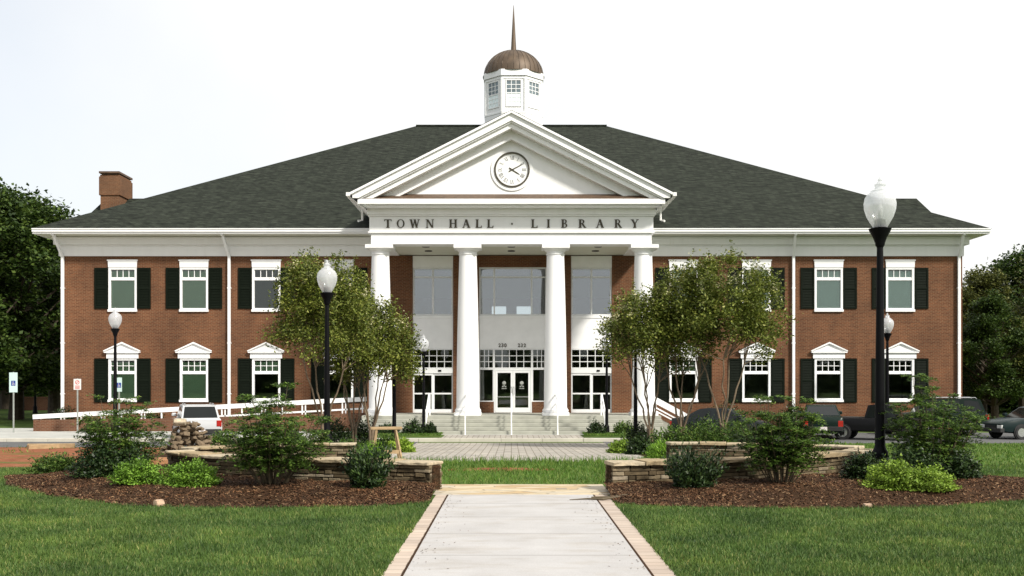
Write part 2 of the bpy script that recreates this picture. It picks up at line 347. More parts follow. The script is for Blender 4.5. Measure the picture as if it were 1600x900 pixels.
def quads(name, V, m, parent=None, obj=True):          # V: (n,4,3) numpy
    n = len(V); me = bpy.data.meshes.new(name)
    me.vertices.add(n * 4); me.vertices.foreach_set('co', np.ascontiguousarray(V, dtype=np.float32).ravel())
    me.loops.add(n * 4); me.loops.foreach_set('vertex_index', np.arange(n * 4, dtype=np.int32))
    me.polygons.add(n); me.polygons.foreach_set('loop_start', np.arange(0, n * 4, 4, dtype=np.int32))
    me.update(calc_edges=True); me.materials.append(M[m])
    o = bpy.data.objects.new(name, me); col.objects.link(o)
    if parent is not None: o.parent = parent
    return o
def leaves(C, size, aspect, rng, up=.5, droop=0, out=None):
    n = len(C); nr = rng.normal(size=(n, 3)); nr /= np.linalg.norm(nr, axis=1, keepdims=True)
    nr[:, 2] = np.abs(nr[:, 2]) + up; nr /= np.linalg.norm(nr, axis=1, keepdims=True)
    d = rng.normal(size=(n, 3))
    if out is not None: d = d * .5 + out
    d[:, 2] -= droop
    d -= nr * (d * nr).sum(1, keepdims=True); d /= np.linalg.norm(d, axis=1, keepdims=True) + 1e-9
    w = np.cross(nr, d); s = (size * rng.uniform(.65, 1.3, n))[:, None]
    V = np.empty((n, 4, 3)); V[:, 0] = C - d * s * .5; V[:, 2] = C + d * s * .5
    V[:, 1] = C + w * s * aspect * .5 - nr * s * .08; V[:, 3] = C - w * s * aspect * .5 - nr * s * .08
    return V
def X(px, Y): return (px - CX) / F * Y
def Z(py, Y): return CZ - (py - HY) / F * Y

# ------------------------------------------------------------ ground
YB = [-200, 20.5, 39, 2000]; ZB = [0, 0, -.55, -.55]
def g(y): return float(np.interp(y, YB, ZB))
def ground_sheet():
    xs = [-900, -200, -60, -20, 0, 20, 60, 200, 900]; ys = [-200, -50, 0, 20.5, 25, 30, 35, 39, 60, 100, 200, 500, 1500]
    v = [(x, y, g(y)) for y in ys for x in xs]; n = len(xs)
    f = [(j * n + i, j * n + i + 1, (j + 1) * n + i + 1, (j + 1) * n + i) for j in range(len(ys) - 1) for i in range(n - 1)]
    tag(MB().add(v, f).build('ground', 'lawn'), 'green lawn ground spreading round the brick town hall', 'ground', None, 'structure')
ground_sheet()
def sheet(name, xs, yf, yb, dz, m, label, h=None, ny=12, nx=None):
    """sheet over x range with front/back y as functions of x, following the ground"""
    x0, x1 = xs; nx = nx or max(2, int((x1 - x0) / .25) + 1); v = []; f = []
    X_ = np.linspace(x0, x1, nx)
    for x in X_:
        a, b = yf(x), yb(x); ys = set(np.linspace(a, b, ny))
        for y in sorted(np.linspace(a, b, ny)): v.append((x, y, g(y) + dz + (h(x, y) if h else 0)))
    for i in range(nx - 1):
        for j in range(ny - 1): k = i * ny + j; f.append((k, k + ny, k + ny + 1, k + 1))
    return tag(MB().add(v, f).build(name, m, smooth=bool(h)), label, name.replace('_', ' '), None, 'structure')
K = lambda c: (lambda x: c)
sheet('walkway', (-.99, 1.28), K(-6), K(16.4), .012, 'walk', 'pale concrete walkway leading to the town hall', nx=2, ny=2)
sheet('walkway_border', (-1.17, -.985), K(-6), K(16.4), .008, 'border', 'tan brick border along the left edge of the concrete walkway', nx=2, ny=2)
sheet('walkway_border', (1.275, 1.49), K(-6), K(16.4), .008, 'border', 'tan brick border along the right edge of the concrete walkway', nx=2, ny=2)
for jx in (-.985, 1.275):
    MBj = MB().box(jx - .012, jx + .012, -6, 16.4, .0, .0135); tag(MBj.build('walkway_joint', 'soil'), 'dark joint between the concrete walkway and its brick border', 'joint', None, 'structure')
sheet('flagstone_path', (-1.22, 1.56), K(16.4), K(18.1), .010, 'flag', 'tan flagstone band crossing the end of the walkway', nx=2, ny=2)
sheet('plaza', (-3.6, 3.55), lambda x: 25.2 + .5 * math.sin(x * 2.3) * .5, K(40.3), .006, 'paver', 'grey paver plaza between the planting beds', ny=20)
sheet('road', (-90, -3.6), K(36.2), K(41), .007, 'asphalt', 'asphalt drive left of the paver plaza', nx=2)
sheet('road', (3.55, 90), lambda x: 36.5 if x < 5 else 40.0, K(48.5), .007, 'asphalt', 'asphalt car park at the right of the plaza', nx=60)
sheet('bare_earth', (-70, -7.6), K(22.3), K(36.2), .005, 'clay', 'bare red clay earth beside the left planting bed', ny=16)
sheet('bare_earth', (-1.3, .9), lambda x: 20.9 + .4 * abs(x + .2), lambda x: 22.6 - .5 * abs(x + .2), .005, 'clay', 'bare red patch in the grass between the stone walls', ny=6)
# pavement slab with kerb, pavers in front of the steps
PZ = -.42
MBk = MB().box(-90, 5.6, 41.15, 50.5, -.9, PZ); tag(MBk.build('pavement', 'pavement'), 'pale concrete pavement along the front of the town hall', 'pavement', None, 'structure')
MBk = MB()
for i in range(60):
    a = -90 + i * 1.6; MBk.box(a, min(a + 1.59, 5.6), 41.0, 41.15, -.9, PZ + .006)
tag(MBk.build('kerb', 'kerb', bevel=.012), 'pale concrete kerb between the drive and the pavement', 'kerb', None, 'structure')
MBk = MB().box(-3.2, 3.2, 41.17, 43.7, PZ - .02, PZ + .006); tag(MBk.build('paving', 'paver'), 'paver strip at the foot of the entrance steps', 'paving', None, 'structure')
def bed_grass(x0, x1, lab):
    v = []; f = []; nx, ny = 14, 8
    for i in range(nx + 1):
        for j in range(ny + 1):
            u, w = i / nx, j / ny; v.append((x0 + (x1 - x0) * u, 41.5 + 2.2 * w, PZ + .01 + .10 * min(1, 4 * min(u, 1 - u, w, 1 - w))))
    for i in range(nx):
        for j in range(ny): k = i * (ny + 1) + j; f.append((k, k + ny + 1, k + ny + 2, k + 1))
    tag(MB().add(v, f).build('lawn_patch', 'lawn', smooth=True), lab, 'lawn', None, 'structure')
bed_grass(-7.2, -2.75, 'small raised grass patch left of the entrance steps'); bed_grass(2.85, 5.5, 'small raised grass patch right of the entrance steps')

# mulch beds
def mk_bed(s):
    fx = np.array([1.2, 2, 4, 5.5, 7, 8.6, 9.4]); fy = np.array([15.4, 14.9, 14.75, 15.05, 16.2, 18.0, 19.6])
    if s > 0: fx = np.array([1.5, 2.2, 4, 6, 7.4, 9.2, 10.0]); fy = np.array([15.3, 14.9, 14.65, 14.9, 15.6, 16.9, 17.6])
    bx = np.array([1.2, 3.3, 3.35, 6.4, 7.5, 8.5, fx[-1]]); by = np.array([17.1, 17.4, 23.0, 22.5, 21.6, 20.6, fy[-1] + .15])
    if s > 0: by = np.array([17.1, 17.4, 23.0, 22.3, 20.9, 19.6, fy[-1] + .15])
    yf = lambda x: float(np.interp(abs(x), fx, fy)); yb = lambda x: float(np.interp(abs(x), bx, by))
    def h(x, y):
        d = min(y - yf(x), (yb(x) - y) if abs(x) > 6.4 else 9, fx[-1] - abs(x)); t = max(0, min(1, d / 1.6)); t = t * t * (3 - 2 * t)
        z = .13 * t + .015 * math.sin(x * 3.1 + y * 2.3) * t
        return z
    return yf, yb, h, fx[0], fx[-1]
beds = {}
for s, side in ((-1, 'left'), (1, 'right')):
    yf, yb, h, xa, xb = mk_bed(s); beds[s] = (yf, yb, h, xa, xb)
    r = (-xb, -xa) if s < 0 else (xa, xb)
    sheet('planting_bed', r, yf, yb, .004, 'soil', 'brown bark mulch bed in front of the %s stone wall' % side, h, 40)
sheet('planting_bed', (-10, -3.6), K(23.5), lambda x: 38.5 + .6 * (x + 3.6) / 6, .010, 'soil', 'mulch bed round the crape myrtles left of the plaza')
sheet('planting_bed', (3.55, 9.0), K(23.5), lambda x: 38.5, .010, 'soil', 'mulch bed round the crape myrtles right of the plaza')
def mz(s, x, y):
    yf, yb, h, xa, xb = beds[s]
    return g(y) + (h(x, y) if xa <= abs(x) <= xb and yf(x) <= y <= yb(x) else 0)

# ------------------------------------------------------------ town hall
WY = 50.0; HALF = 21.35
hall = empty('town_hall', (0, WY, -.45), 'two-storey red brick town hall with white portico, clock and copper-domed cupola', 'building')
WX = [8.15, 11.6, 15.02, 18.4]
UP = (5.22, 7.2); LO = (.95, 2.9); WW = 1.34
holes = []
for s in (-1, 1):
    for x in WX:
        for a, b in (UP, LO): holes.append((s * x - WW / 2, s * x + WW / 2, a, b))
holes += [(-4.67, -2.76, .33, 7.76), (2.83, 4.76, .33, 7.76), (-1.53, 1.68, .33, 7.22)]
def wall_with_holes(mb, x0, x1, z0, z1, y, hs, depth):
    xs = sorted({x0, x1, *[h[0] for h in hs], *[h[1] for h in hs]}); zs = sorted({z0, z1, *[h[2] for h in hs], *[h[3] for h in hs]})
    for i in range(len(xs) - 1):
        for j in range(len(zs) - 1):
            cx, cz = (xs[i] + xs[i + 1]) / 2, (zs[j] + zs[j + 1]) / 2
            if any(h[0] < cx < h[1] and h[2] < cz < h[3] for h in hs): continue
            mb.add([(xs[i], y, zs[j]), (xs[i + 1], y, zs[j]), (xs[i + 1], y, zs[j + 1]), (xs[i], y, zs[j + 1])], [(0, 1, 2, 3)])
    for a, b, c, d in hs:
        mb.add([(a, y, c), (b, y, c), (b, y, d), (a, y, d), (a, y + depth, c), (b, y + depth, c), (b, y + depth, d), (a, y + depth, d)],
               [(0, 4, 5, 1), (1, 5, 6, 2), (2, 6, 7, 3), (3, 7, 4, 0)])
mb = MB(); wall_with_holes(mb, -HALF, HALF, -.9, 7.77, WY, holes, .22)
BY = 81.0
mb.add([(-HALF, WY, -.9), (-HALF, BY, -.9), (-HALF, BY, 8.7), (-HALF, WY, 8.7)], [(0, 1, 2, 3)])
mb.add([(HALF, WY, -.9), (HALF, BY, -.9), (HALF, BY, 8.7), (HALF, WY, 8.7)], [(0, 3, 2, 1)])
wall_with_holes(mb, -HALF, HALF, -.9, 8.7, BY, [(-1.5, -.4, 6.1, 7.6), (.4, 1.5, 6.1, 7.6)], -.2)
for s in (-1, 1):                                        # side wings half way back
    mb.add([(s * HALF, 55.2, -.9), (s * 22.2, 55.2, -.9), (s * 22.2, 55.2, 9.45), (s * HALF, 55.2, 9.45)], [(0, 1, 2, 3)])
    mb.add([(s * 22.2, 55.2, -.9), (s * 22.2, 60.8, -.9), (s * 22.2, 60.8, 9.45), (s * 22.2, 55.2, 9.45)], [(0, 1, 2, 3)])
    mb.add([(s * HALF, 60.8, -.9), (s * 22.2, 60.8, -.9), (s * 22.2, 60.8, 9.45), (s * HALF, 60.8, 9.45)], [(0, 3, 2, 1)])
mb.build('wall', 'brick', hall)
mb = MB().box(-HALF + .02, HALF - .02, WY + .3, BY - .3, .2, .33).box(-HALF + .02, HALF - .02, WY + .3, BY - .3, 3.9, 4.3).box(-HALF + .02, HALF - .02, WY + .1, BY - .3, 8.2, 8.35)
mb.box(-HALF + .3, -6, 57, 57.2, .33, 8.2).box(6, HALF - .3, 57, 57.2, .33, 8.2).box(-5.9, 5.9, 60, 60.2, .33, 3.9)
mb.build('interior_floor', 'interior', hall)
# base course
for a, b in ((-HALF - .03, -5.9), (5.9, HALF + .03)): MB().box(a, b, WY - .04, WY + .1, -.9, .2).build('base_course', 'brick', hall)

# frieze and cornice bands on the wings
for s in (-1, 1):
    fr = MB(); co = MB(); gu = MB(); sf = MB()
    a, b = sorted((s * 6.22, s * (HALF + .06)))
    fr.box(a, b, WY - .06, WY + .2, 7.74, 8.21)
    fr.box(a, b, WY - .10, WY + .2, 8.213, 8.265)
    a, b = sorted((s * 6.22, s * (HALF + .24))); co.box(a, b, WY - .24, WY + .2, 8.268, 8.66)
    a, b = sorted((s * 6.22, s * (HALF + .30))); co.box(a, b, WY - .31, WY + .2, 8.55, 8.60)
    a, b = sorted((s * HALF, s * (HALF + .06))); fr.box(a, b, WY + .21, BY, 7.74, 8.21)
    a, b = sorted((s * HALF, s * (HALF + .24))); co.box(a, b, WY + .21, BY, 8.268, 8.66)
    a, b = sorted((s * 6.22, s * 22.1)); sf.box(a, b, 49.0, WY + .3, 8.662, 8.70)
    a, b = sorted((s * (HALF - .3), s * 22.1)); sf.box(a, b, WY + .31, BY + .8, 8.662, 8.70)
    a, b = sorted((s * 6.22, s * 22.2)); gu.box(a, b, 48.93, 49.02, 8.66, 8.74).box(a, b, 48.87, 49.02, 8.743, 8.85).box(a, b, 48.84, 49.02, 8.853, 8.90)
    a, b = sorted((s * 22.1, s * 22.2)); gu.box(a, b, 49.021, BY + .8, 8.66, 8.898)
    fr.build('frieze', 'trim', hall); co.build('cornice', 'trim', hall); sf.build('soffit', 'soffit', hall); gu.build('gutter', 'white', hall)

# main hip roof
EZ, EX, EY, RZ, RX, RY = 8.88, 22.25, 48.85, 17.6, 5.88, 65.2
B2 = 2 * RY - EY
mb = MB().add([(-EX, EY, EZ), (EX, EY, EZ), (EX, B2, EZ), (-EX, B2, EZ), (-RX, RY, RZ), (RX, RY, RZ)], [(0, 1, 5, 4), (1, 2, 5), (2, 3, 4, 5), (3, 0, 4), (0, 3, 2, 1)])
for s in (-1, 1):                                        # side wing hips
    e, r0, i, yc, hw, z0, zr = s * 22.85, s * 22.25, s * 16.5, 58.0, 3.2, 9.6, 11.87
    mb.add([(e, yc - hw, z0), (e, yc + hw, z0), (s * 20, yc + hw, z0), (s * 20, yc - hw, z0), (r0, yc, zr), (i, yc, zr), ],
           [(0, 1, 4), (0, 4, 5, 3), (1, 2, 5, 4)])
rf = mb.build('roof', 'shingle', hall)
mb = MB().bar((-RX, RY, RZ + .02), (RX, RY, RZ + .02), .3, .06); mb.build('ridge_cap', 'shingle', hall)
for s in (-1, 1):
    MB().box(*sorted((s * 22.8, s * 22.26)), 54.85, 61.2, 9.42, 9.59).build('side_gutter', 'white', hall)
# chimney
cy = 57.2; cx0, cx1 = X(157, 56.6), X(186, 56.6)
ch = MB().box(cx0, cx1, 56.6, 58.4, 9, Z(305, 56.6)).box(cx0 - .06, cx1 + .06, 56.54, 58.46, Z(305, 56.6), Z(276, 56.6)).box(cx0 - .02, cx1 + .02, 56.6, 58.4, Z(276, 56.6), Z(273, 56.6)).build('chimney', 'chimney', hall)
MB().box(cx0 - .05, cx1 + .05, 56.5, 58.5, Z(271, 56.6), Z(268, 56.6)).box(cx0 + .05, cx1 - .05, 56.7, 58.3, Z(273, 56.6), Z(271, 56.6)).build('chimney_cap', 'copper_roof', ch)

# downspouts
for px, s in ((-21.2, -1), (-13.33, 0), (13.33, 0), (21.15, 1)):
    d = MB().box(px - .06, px + .06, WY - .17, WY - .06, -.4, 7.72).bar((px, WY - .13, 7.68), (px - .12, 49.1, 8.70), .11, .10).box(px - .18, px - .06, 48.99, 49.12, 8.6, 8.70)
    for z in (1.2, 3.6, 6.2): d.box(px - .08, px + .08, WY - .175, WY - .02, z, z + .05)
    d.build('downspout', 'white', hall)
for s in (-1, 1):
    x = s * 22.05
    MB().bar((x, 51.5, 8.7), (s * (HALF + .1), 51.9, 7.4), .10, .10).box(*sorted((s * HALF, s * (HALF + .12))), 51.85, 51.97, -.4, 7.4).build('downspout', 'white', hall)

# windows of the wings, built round their own origin (bottom centre, front plane y=0)
def grid(mb, x0, x1, z0, z1, cols, rows, bar, y0, y1, edge):
    mb.box(x0, x0 + edge, y0, y1, z0, z1).box(x1 - edge, x1, y0, y1, z0, z1).box(x0 + edge, x1 - edge, y0, y1, z0, z0 + edge).box(x0 + edge, x1 - edge, y0, y1, z1 - edge, z1)
    xa, xb, za, zb = x0 + edge, x1 - edge, z0 + edge, z1 - edge
    for i in range(1, cols): c = xa + (xb - xa) * i / cols; mb.box(c - bar / 2, c + bar / 2, y0 + .012, y1 - .012, za, zb)
    for j in range(1, rows): c = za + (zb - za) * j / rows; mb.box(xa, xb, y0 + .016, y1 - .016, c - bar / 2, c + bar / 2)
def make_window(parent, h, rows, hood):
    w = WW / 2; f = MB(); t = .52 if rows == 2 else .38
    f.box(-w, -w + .10, -.03, .14, 0, h).box(w - .10, w, -.03, .14, 0, h).box(-w + .10, w - .10, -.03, .14, h - .09, h).box(-w + .10, w - .10, -.03, .14, 0, .06)
    f.box(-w + .10, w - .10, -.01, .12, h - .09 - t - .13, h - .09 - t)
    grid(f, -w + .10, w - .10, h - .09 - t, h - .09, 4, rows, .028, .02, .09, .012)
    win = f.build('window', 'white', parent, local=True)
    MB().box(-w + .1, w - .1, .06, .07, .06, h - .09).build('pane', 'glass', win, local=True)
    MB().box(-w - .02, w + .02, -.09, .05, -.11, -.002).build('sill', 'white', win, local=True)
    if hood == 'flat':
        hb = MB().prism([(-w - .0, h + .002), (w - .0, h + .002), (w + .02, h + .32), (-w - .02, h + .32)], -.06, .0).box(-w - .05, w + .05, -.09, 0, h + .322, h + .37)
    else:
        hb = MB().box(-w - .08, w + .08, -.08, 0, h + .002, h + .26).box(-w - .17, w + .17, -.16, 0, h + .262, h + .32)
        a = w + .19
        hb.prism([(-a, h + .323), (a, h + .323), (0, h + .72)], -.09, 0)
        for s in (-1, 1): hb.prism([(s * a, h + .325), (s * (a + .01), h + .37), (0, h + .775), (0, h + .70)], -.17, -.092)
    hb.build('window_hood', 'white', win, local=True)
    return win
def add_blind(win, h, m, z0=.06, tilt=0):
    mbb = MB(); n = int((h - .15 - z0) / .055)
    for i in range(n): mbb.add([(-.57, .10, z0 + i * .055), (.57, .10, z0 + i * .055), (.57, .112, z0 + i * .055 + .055), (-.57, .112, z0 + i * .055 + .055)], [(0, 1, 2, 3)])
    return mbb.build('blind', m, win, local=True)
protoU = make_window(hall, UP[1] - UP[0], 1, 'flat'); protoL = make_window(hall, LO[1] - LO[0], 2, 'ped')
index_kids()
def make_shutter(h, m, name='shutter'):
    s = MB(); w = .64
    s.box(0, .08, -.055, 0, 0, h).box(w - .08, w, -.055, 0, 0, h)
    for z in (0, h * .47, h - .1): s.box(.08, w - .08, -.053, 0, z, z + .1)
    s.box(.08, w - .08, -.02, 0, .1, h - .1)
    for a, b in ((.1, h * .47), (h * .47 + .1, h - .1)):
        n = int((b - a) / .07)
        for i in range(n):
            z = a + (b - a) * i / n; s.add([(.08, -.02, z + .055), (w - .08, -.02, z + .055), (w - .08, -.045, z), (.08, -.045, z)], [(0, 1, 2, 3)])
    return s.build(name, m, hall, local=True)
shU = make_shutter(1.94, 'shutter'); shL = make_shutter(2.08, 'shutter')
firstU = firstL = True; usedS = set()
def place(proto, used, x, y, z):
    o = proto if not used else copy_tree(proto, hall)
    o.location = (x, y, z); return o
cnt = {'U': 0, 'L': 0, 'su': 0, 'sl': 0}
plan = []
for s in (-1, 1):
    for i, x in enumerate(WX):
        wu = place(protoU, cnt['U'], s * x, 0, UP[0] + .45); cnt['U'] += 1
        wl = place(protoL, cnt['L'], s * x, 0, LO[0] + .45); cnt['L'] += 1
        plan.append((wu, wl, s, i))
        for k in (-1, 1):
            lx = s * x + (-WW / 2 - .66 if k < 0 else WW / 2 + .02)
            place(shU, cnt['su'], lx, 0, UP[0] + .03 + .45); cnt['su'] += 1
            place(shL, cnt['sl'], lx, 0, LO[0] - .13 + .45); cnt['sl'] += 1
for wu, wl, s, i in plan:
    hU, hL = UP[1] - UP[0], LO[1] - LO[0]
    if s < 0:
        if i >= 2: add_blind(wu, hU, 'blind_g')
        if i == 2: add_blind(wl, hL, 'blind_g')
        if i == 3: add_blind(wl, hL, 'blind_g', .06)
        if i == 1: add_blind(wl, hL, 'blind_g', 1.35)
    else:
        add_blind(wu, hU, 'blind_skypane')
        if i == 0: add_blind(wl, hL, 'blind_g', 1.3)

# ------------------------------------------------------------ portico
FY = 45.7
FZ = .33
# rear bays
def bay_window(x0, x1, z0, z1, splits, tz, name='upper_window'):
    f = MB(); y0, y1 = WY + .06, WY + .16; e = .07
    f.box(x0, x0 + e, y0, y1, z0, z1).box(x1 - e, x1, y0, y1, z0, z1).box(x0 + e, x1 - e, y0, y1, z0, z0 + e).box(x0 + e, x1 - e, y0, y1, z1 - e, z1)
    f.box(x0 + e, x1 - e, y0 + .005, y1 - .005, tz - .035, tz + .035)
    for c in splits: f.box(c - .035, c + .035, y0 + .01, y1 - .01, z0 + e, z1 - e)
    w = f.build(name, 'alu', hall); MB().box(x0 + e, x1 - e, y0 + .05, y0 + .06, z0 + e, z1 - e).build('pane', 'glass2', w); return w
def trans(x0, x1, z0, z1, cols, rows):
    f = MB(); grid(f, x0, x1, z0, z1, cols, rows, .035, WY + .05, WY + .15, .05); w = f.build('transom_window', 'alu', hall)
    MB().box(x0 + .05, x1 - .05, WY + .1, WY + .11, z0 + .05, z1 - .05).build('pane', 'glass', w)
for a, b in ((-4.67, -2.76), (2.83, 4.76)):
    bay_window(a, b, 4.93, 7.2, [(a + b) / 2], 6.75)
    pn = MB().box(a, b, WY + .05, WY + .2, 3.36, 4.81).box(a, b, WY + .02, WY + .2, 4.812, 4.925); pn.build('spandrel_panel', 'stucco', hall)
    MB().box(a, b, WY + .02, WY + .2, 7.205, 7.76).build('head_panel', 'stucco', hall)
    trans(a, b, 2.42, 3.355, 5, 3)
    hd = MB().box(a, b, WY + .03, WY + .16, 2.2, 2.415); hd.build('door_header', 'alu', hall)
    MB().box((a + b) / 2 + .25, (a + b) / 2 + .4, WY + .0, WY + .03, 2.28, 2.36).build('door_sensor', 'black', hall)
    for x0, x1, dy in ((a, (a + b) / 2, 0), ((a + b) / 2, b, .03)):
        f = MB(); y0, y1 = WY + .06 + dy, WY + .12 + dy; e = .07
        f.box(x0, x0 + e, y0, y1, FZ, 2.195).box(x1 - e, x1, y0, y1, FZ, 2.195).box(x0 + e, x1 - e, y0, y1, FZ, FZ + .16).box(x0 + e, x1 - e, y0, y1, 2.1, 2.195).box(x0 + e, x1 - e, y0, y1, 1.2, 1.27)
        d = f.build('sliding_door', 'alu', hall); MB().box(x0 + e, x1 - e, y0 + .02, y0 + .03, FZ + .16, 2.1).build('pane', 'glass', d)
# centre bay
a, b = -1.53, 1.68
bay_window(a, b, 4.93, 7.22, [a + .72, b - .72], 6.75)
MB().box(a, b, WY + .05, WY + .2, 3.36, 4.81).box(a, b, WY + .02, WY + .2, 4.812, 4.925).build('spandrel_panel', 'stucco', hall)
trans(a, a + .7, 2.42, 3.355, 3, 3); trans(a + .7, b - .7, 2.42, 3.355, 5, 3); trans(b - .7, b, 2.42, 3.355, 3, 3)
for x0, x1 in ((a, a + .7), (b - .7, b)):
    f = MB(); grid(f, x0, x1, .85, 2.415, 1, 1, .03, WY + .05, WY + .15, .05); w = f.build('sidelight', 'alu', hall); MB().box(x0 + .05, x1 - .05, WY + .1, WY + .11, .9, 2.36).build('pane', 'glass', w)
    MB().box(x0, x1, WY + .02, WY + .2, FZ, .845).build('low_wall', 'brick', hall)
da, db = a + .7, b - .7; dm = (da + db) / 2
MB().box(da, da + .07, WY + .04, WY + .16, FZ, 2.415).box(db - .07, db, WY + .04, WY + .16, FZ, 2.415).box(da + .07, db - .07, WY + .04, WY + .16, 2.33, 2.415).build('door_frame', 'alu', hall)
for x0, x1, k in ((da + .075, dm - .004, -1), (dm + .004, db - .075, 1)):
    f = MB(); y0, y1 = WY + .05, WY + .1; e = .1
    f.box(x0, x0 + e, y0, y1, FZ + .01, 2.325).box(x1 - e, x1, y0, y1, FZ + .01, 2.325).box(x0 + e, x1 - e, y0, y1, FZ + .01, FZ + .24).box(x0 + e, x1 - e, y0, y1, 2.22, 2.325)
    d = f.build('door', 'alu', hall); MB().box(x0 + e, x1 - e, y0 + .02, y0 + .03, FZ + .24, 2.22).build('pane', 'glass', d)
    hx = x1 - .05 if k < 0 else x0 + .05
    MB().tube([(hx, y0, 1.2), (hx, y0 - .07, 1.22), (hx, y0 - .07, 1.55), (hx, y0, 1.57)], .014).build('handle', 'chrome', d)
    cx = (x0 + x1) / 2; em = MB()
    em.lathe([(.001, 0), (.075, .02), (.095, .08), (.06, .15), (.001, .17)], 12, (0, 0, 0))
    em.v = [(x + cx, y * .04 + y0 + .014, z + 1.66) for x, y, z in em.v]
    em.box(cx - .10, cx - .03, y0 + .008, y0 + .016, 1.54, 1.60).box(cx + .03, cx + .10, y0 + .008, y0 + .016, 1.54, 1.60).box(cx - .02, cx + .02, y0 + .008, y0 + .016, 1.58, 1.65).box(cx - .12, cx + .12, y0 + .009, y0 + .015, 1.46, 1.49)
    em.build('emblem', 'metal', d)
    MB().box(x0 + e, x1 - e, y0 - .01, y0 + .012, 1.06, 1.10).build('push_bar', 'chrome', d)
def digits(txt, cx, z, size, y):
    cu = bpy.data.curves.new('t', 'FONT'); cu.body = txt; cu.size = size; cu.align_x = 'CENTER'; cu.extrude = .01; cu.space_character = 1.15; cu.offset = .004
    o = bpy.data.objects.new('t', cu); col.objects.link(o); dg = bpy.context.evaluated_depsgraph_get()
    me = bpy.data.meshes.new_from_object(o.evaluated_get(dg)); bpy.data.objects.remove(o)
    mb = MB(); mb.v = [(p.co.x + cx, y - p.co.z, p.co.y + z) for p in me.vertices]; mb.f = [tuple(p.vertices) for p in me.polygons]
    mb.build('house_number', 'letter', hall)
digits('230', -.42, 3.44, .24, WY + .035); digits('232', .50, 3.44, .24, WY + .035)

# columns
CYc = 46.25
def column_prof(h):
    p = [(.50, .12), (.56, .14), (.575, .2), (.56, .26), (.52, .29), (.515, .33)]
    for i in range(11):
        t = i / 10; r = .505 - .125 * (t ** 1.6); p.append((r, .35 + (h - .35 - .42) * t))
    p += [(.41, h - .41), (.42, h - .38), (.39, h - .36), (.39, h - .27), (.44, h - .25), (.52, h - .16), (.53, h - .15)]
    return p
CH = 7.74 - FZ
for x in (-5.73, -1.9, 1.93, 5.78):
    mb = MB().lathe(column_prof(CH), 40, (x, CYc, FZ)); mb.box(x - .58, x + .58, CYc - .58, CYc + .58, FZ, FZ + .13).box(x - .6, x + .6, CYc - .58, CYc + .58, FZ + CH - .15, FZ + CH)
    mb.build('column', 'white', hall, smooth=True)
# entablature
en = MB()
en.box(-6.08, 6.08, FY + .06, FY + .95, 7.76, 8.23)
en.box(-6.2, 6.2, FY - .03, FY + .95, 8.235, 8.30).box(-6.15, 6.15, FY + .03, FY + .95, 8.303, 8.95).box(-6.2, 6.2, FY - .04, FY + .95, 8.955, 9.02).box(-6.24, 6.24, FY - .1, FY + .95, 9.022, 9.275)
for s in (-1, 1):
    x0, x1 = sorted((s * 5.3, s * 6.08)); en.box(x0, x1, FY + .96, WY - .02, 7.76, 8.23)
    x0, x1 = sorted((s * 5.3, s * 6.15)); en.box(x0, x1, FY + .96, WY - .02, 8.303, 9.2)
en.build('entablature', 'white', hall)
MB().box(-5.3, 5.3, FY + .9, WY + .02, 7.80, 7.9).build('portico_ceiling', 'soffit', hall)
for x in (-3.8, 0, 3.85):
    for y in (46.9, 48.4):
        MB().lathe([(.14, 0), (.17, .0), (.17, .04), (.14, .04)], 16, (x, y, 7.77)).build('ceiling_light', 'dark', hall)
cn = MB().box(-6.54, 6.54, 44.9, FY + .2, 9.36, 9.575).box(-6.45, 6.45, 45.1, FY + .2, 9.278, 9.357); cn.build('horizontal_cornice', 'white', hall)
MB().add([(-6.5, 44.92, 9.58), (6.5, 44.92, 9.58), (6.2, FY + .05, 9.93), (-6.2, FY + .05, 9.93)], [(0, 1, 2, 3)]).build('cornice_flashing', 'copper_roof', hall)
SL = 3.5 / 6.9; AP = 13.29
def rake(mb, off0, off1, y0, y1, zc, xo=6.9):
    """two raking bands between vertical offsets off0 and off1 below the outer gable line, cut level at zc"""
    for s in (-1, 1):
        zo = lambda x, o: AP - o - SL * x
        xe = min(xo, (AP - off0 - zc) / SL); xi = (AP - off1 - zc) / SL
        pts = [(0, AP - off0), (xe, zo(xe, off0))]
        if zo(xe, off0) > zc + .001: pts.append((xe, max(zc, zo(xe, off1))))
        if xi < xe: pts.append((xi, zc))
        pts += [(0, AP - off1)]
        mb.prism([(s * x, z) for x, z in pts], y0, y1)
rk = MB(); rake(rk, 0, .10, 44.72, 46.5, 9.62); rake(rk, .103, .40, 44.82, 46.4, 9.60, 6.75); rake(rk, .403, .47, 44.9, 46.3, 9.59, 6.6); rake(rk, .473, .68, 45.0, 46.2, 9.585, 6.6)
rake(rk, .683, .98, 45.45, 46.0, 9.66, 6.4); rake(rk, .983, 1.08, 45.38, 46.0, 9.68, 6.2)
rk.build('raking_cornice', 'white', hall)
MB().prism([(-6.1, 9.55), (6.1, 9.55), (0, 12.6)], FY, FY + .2).build('tympanum', 'white', hall)
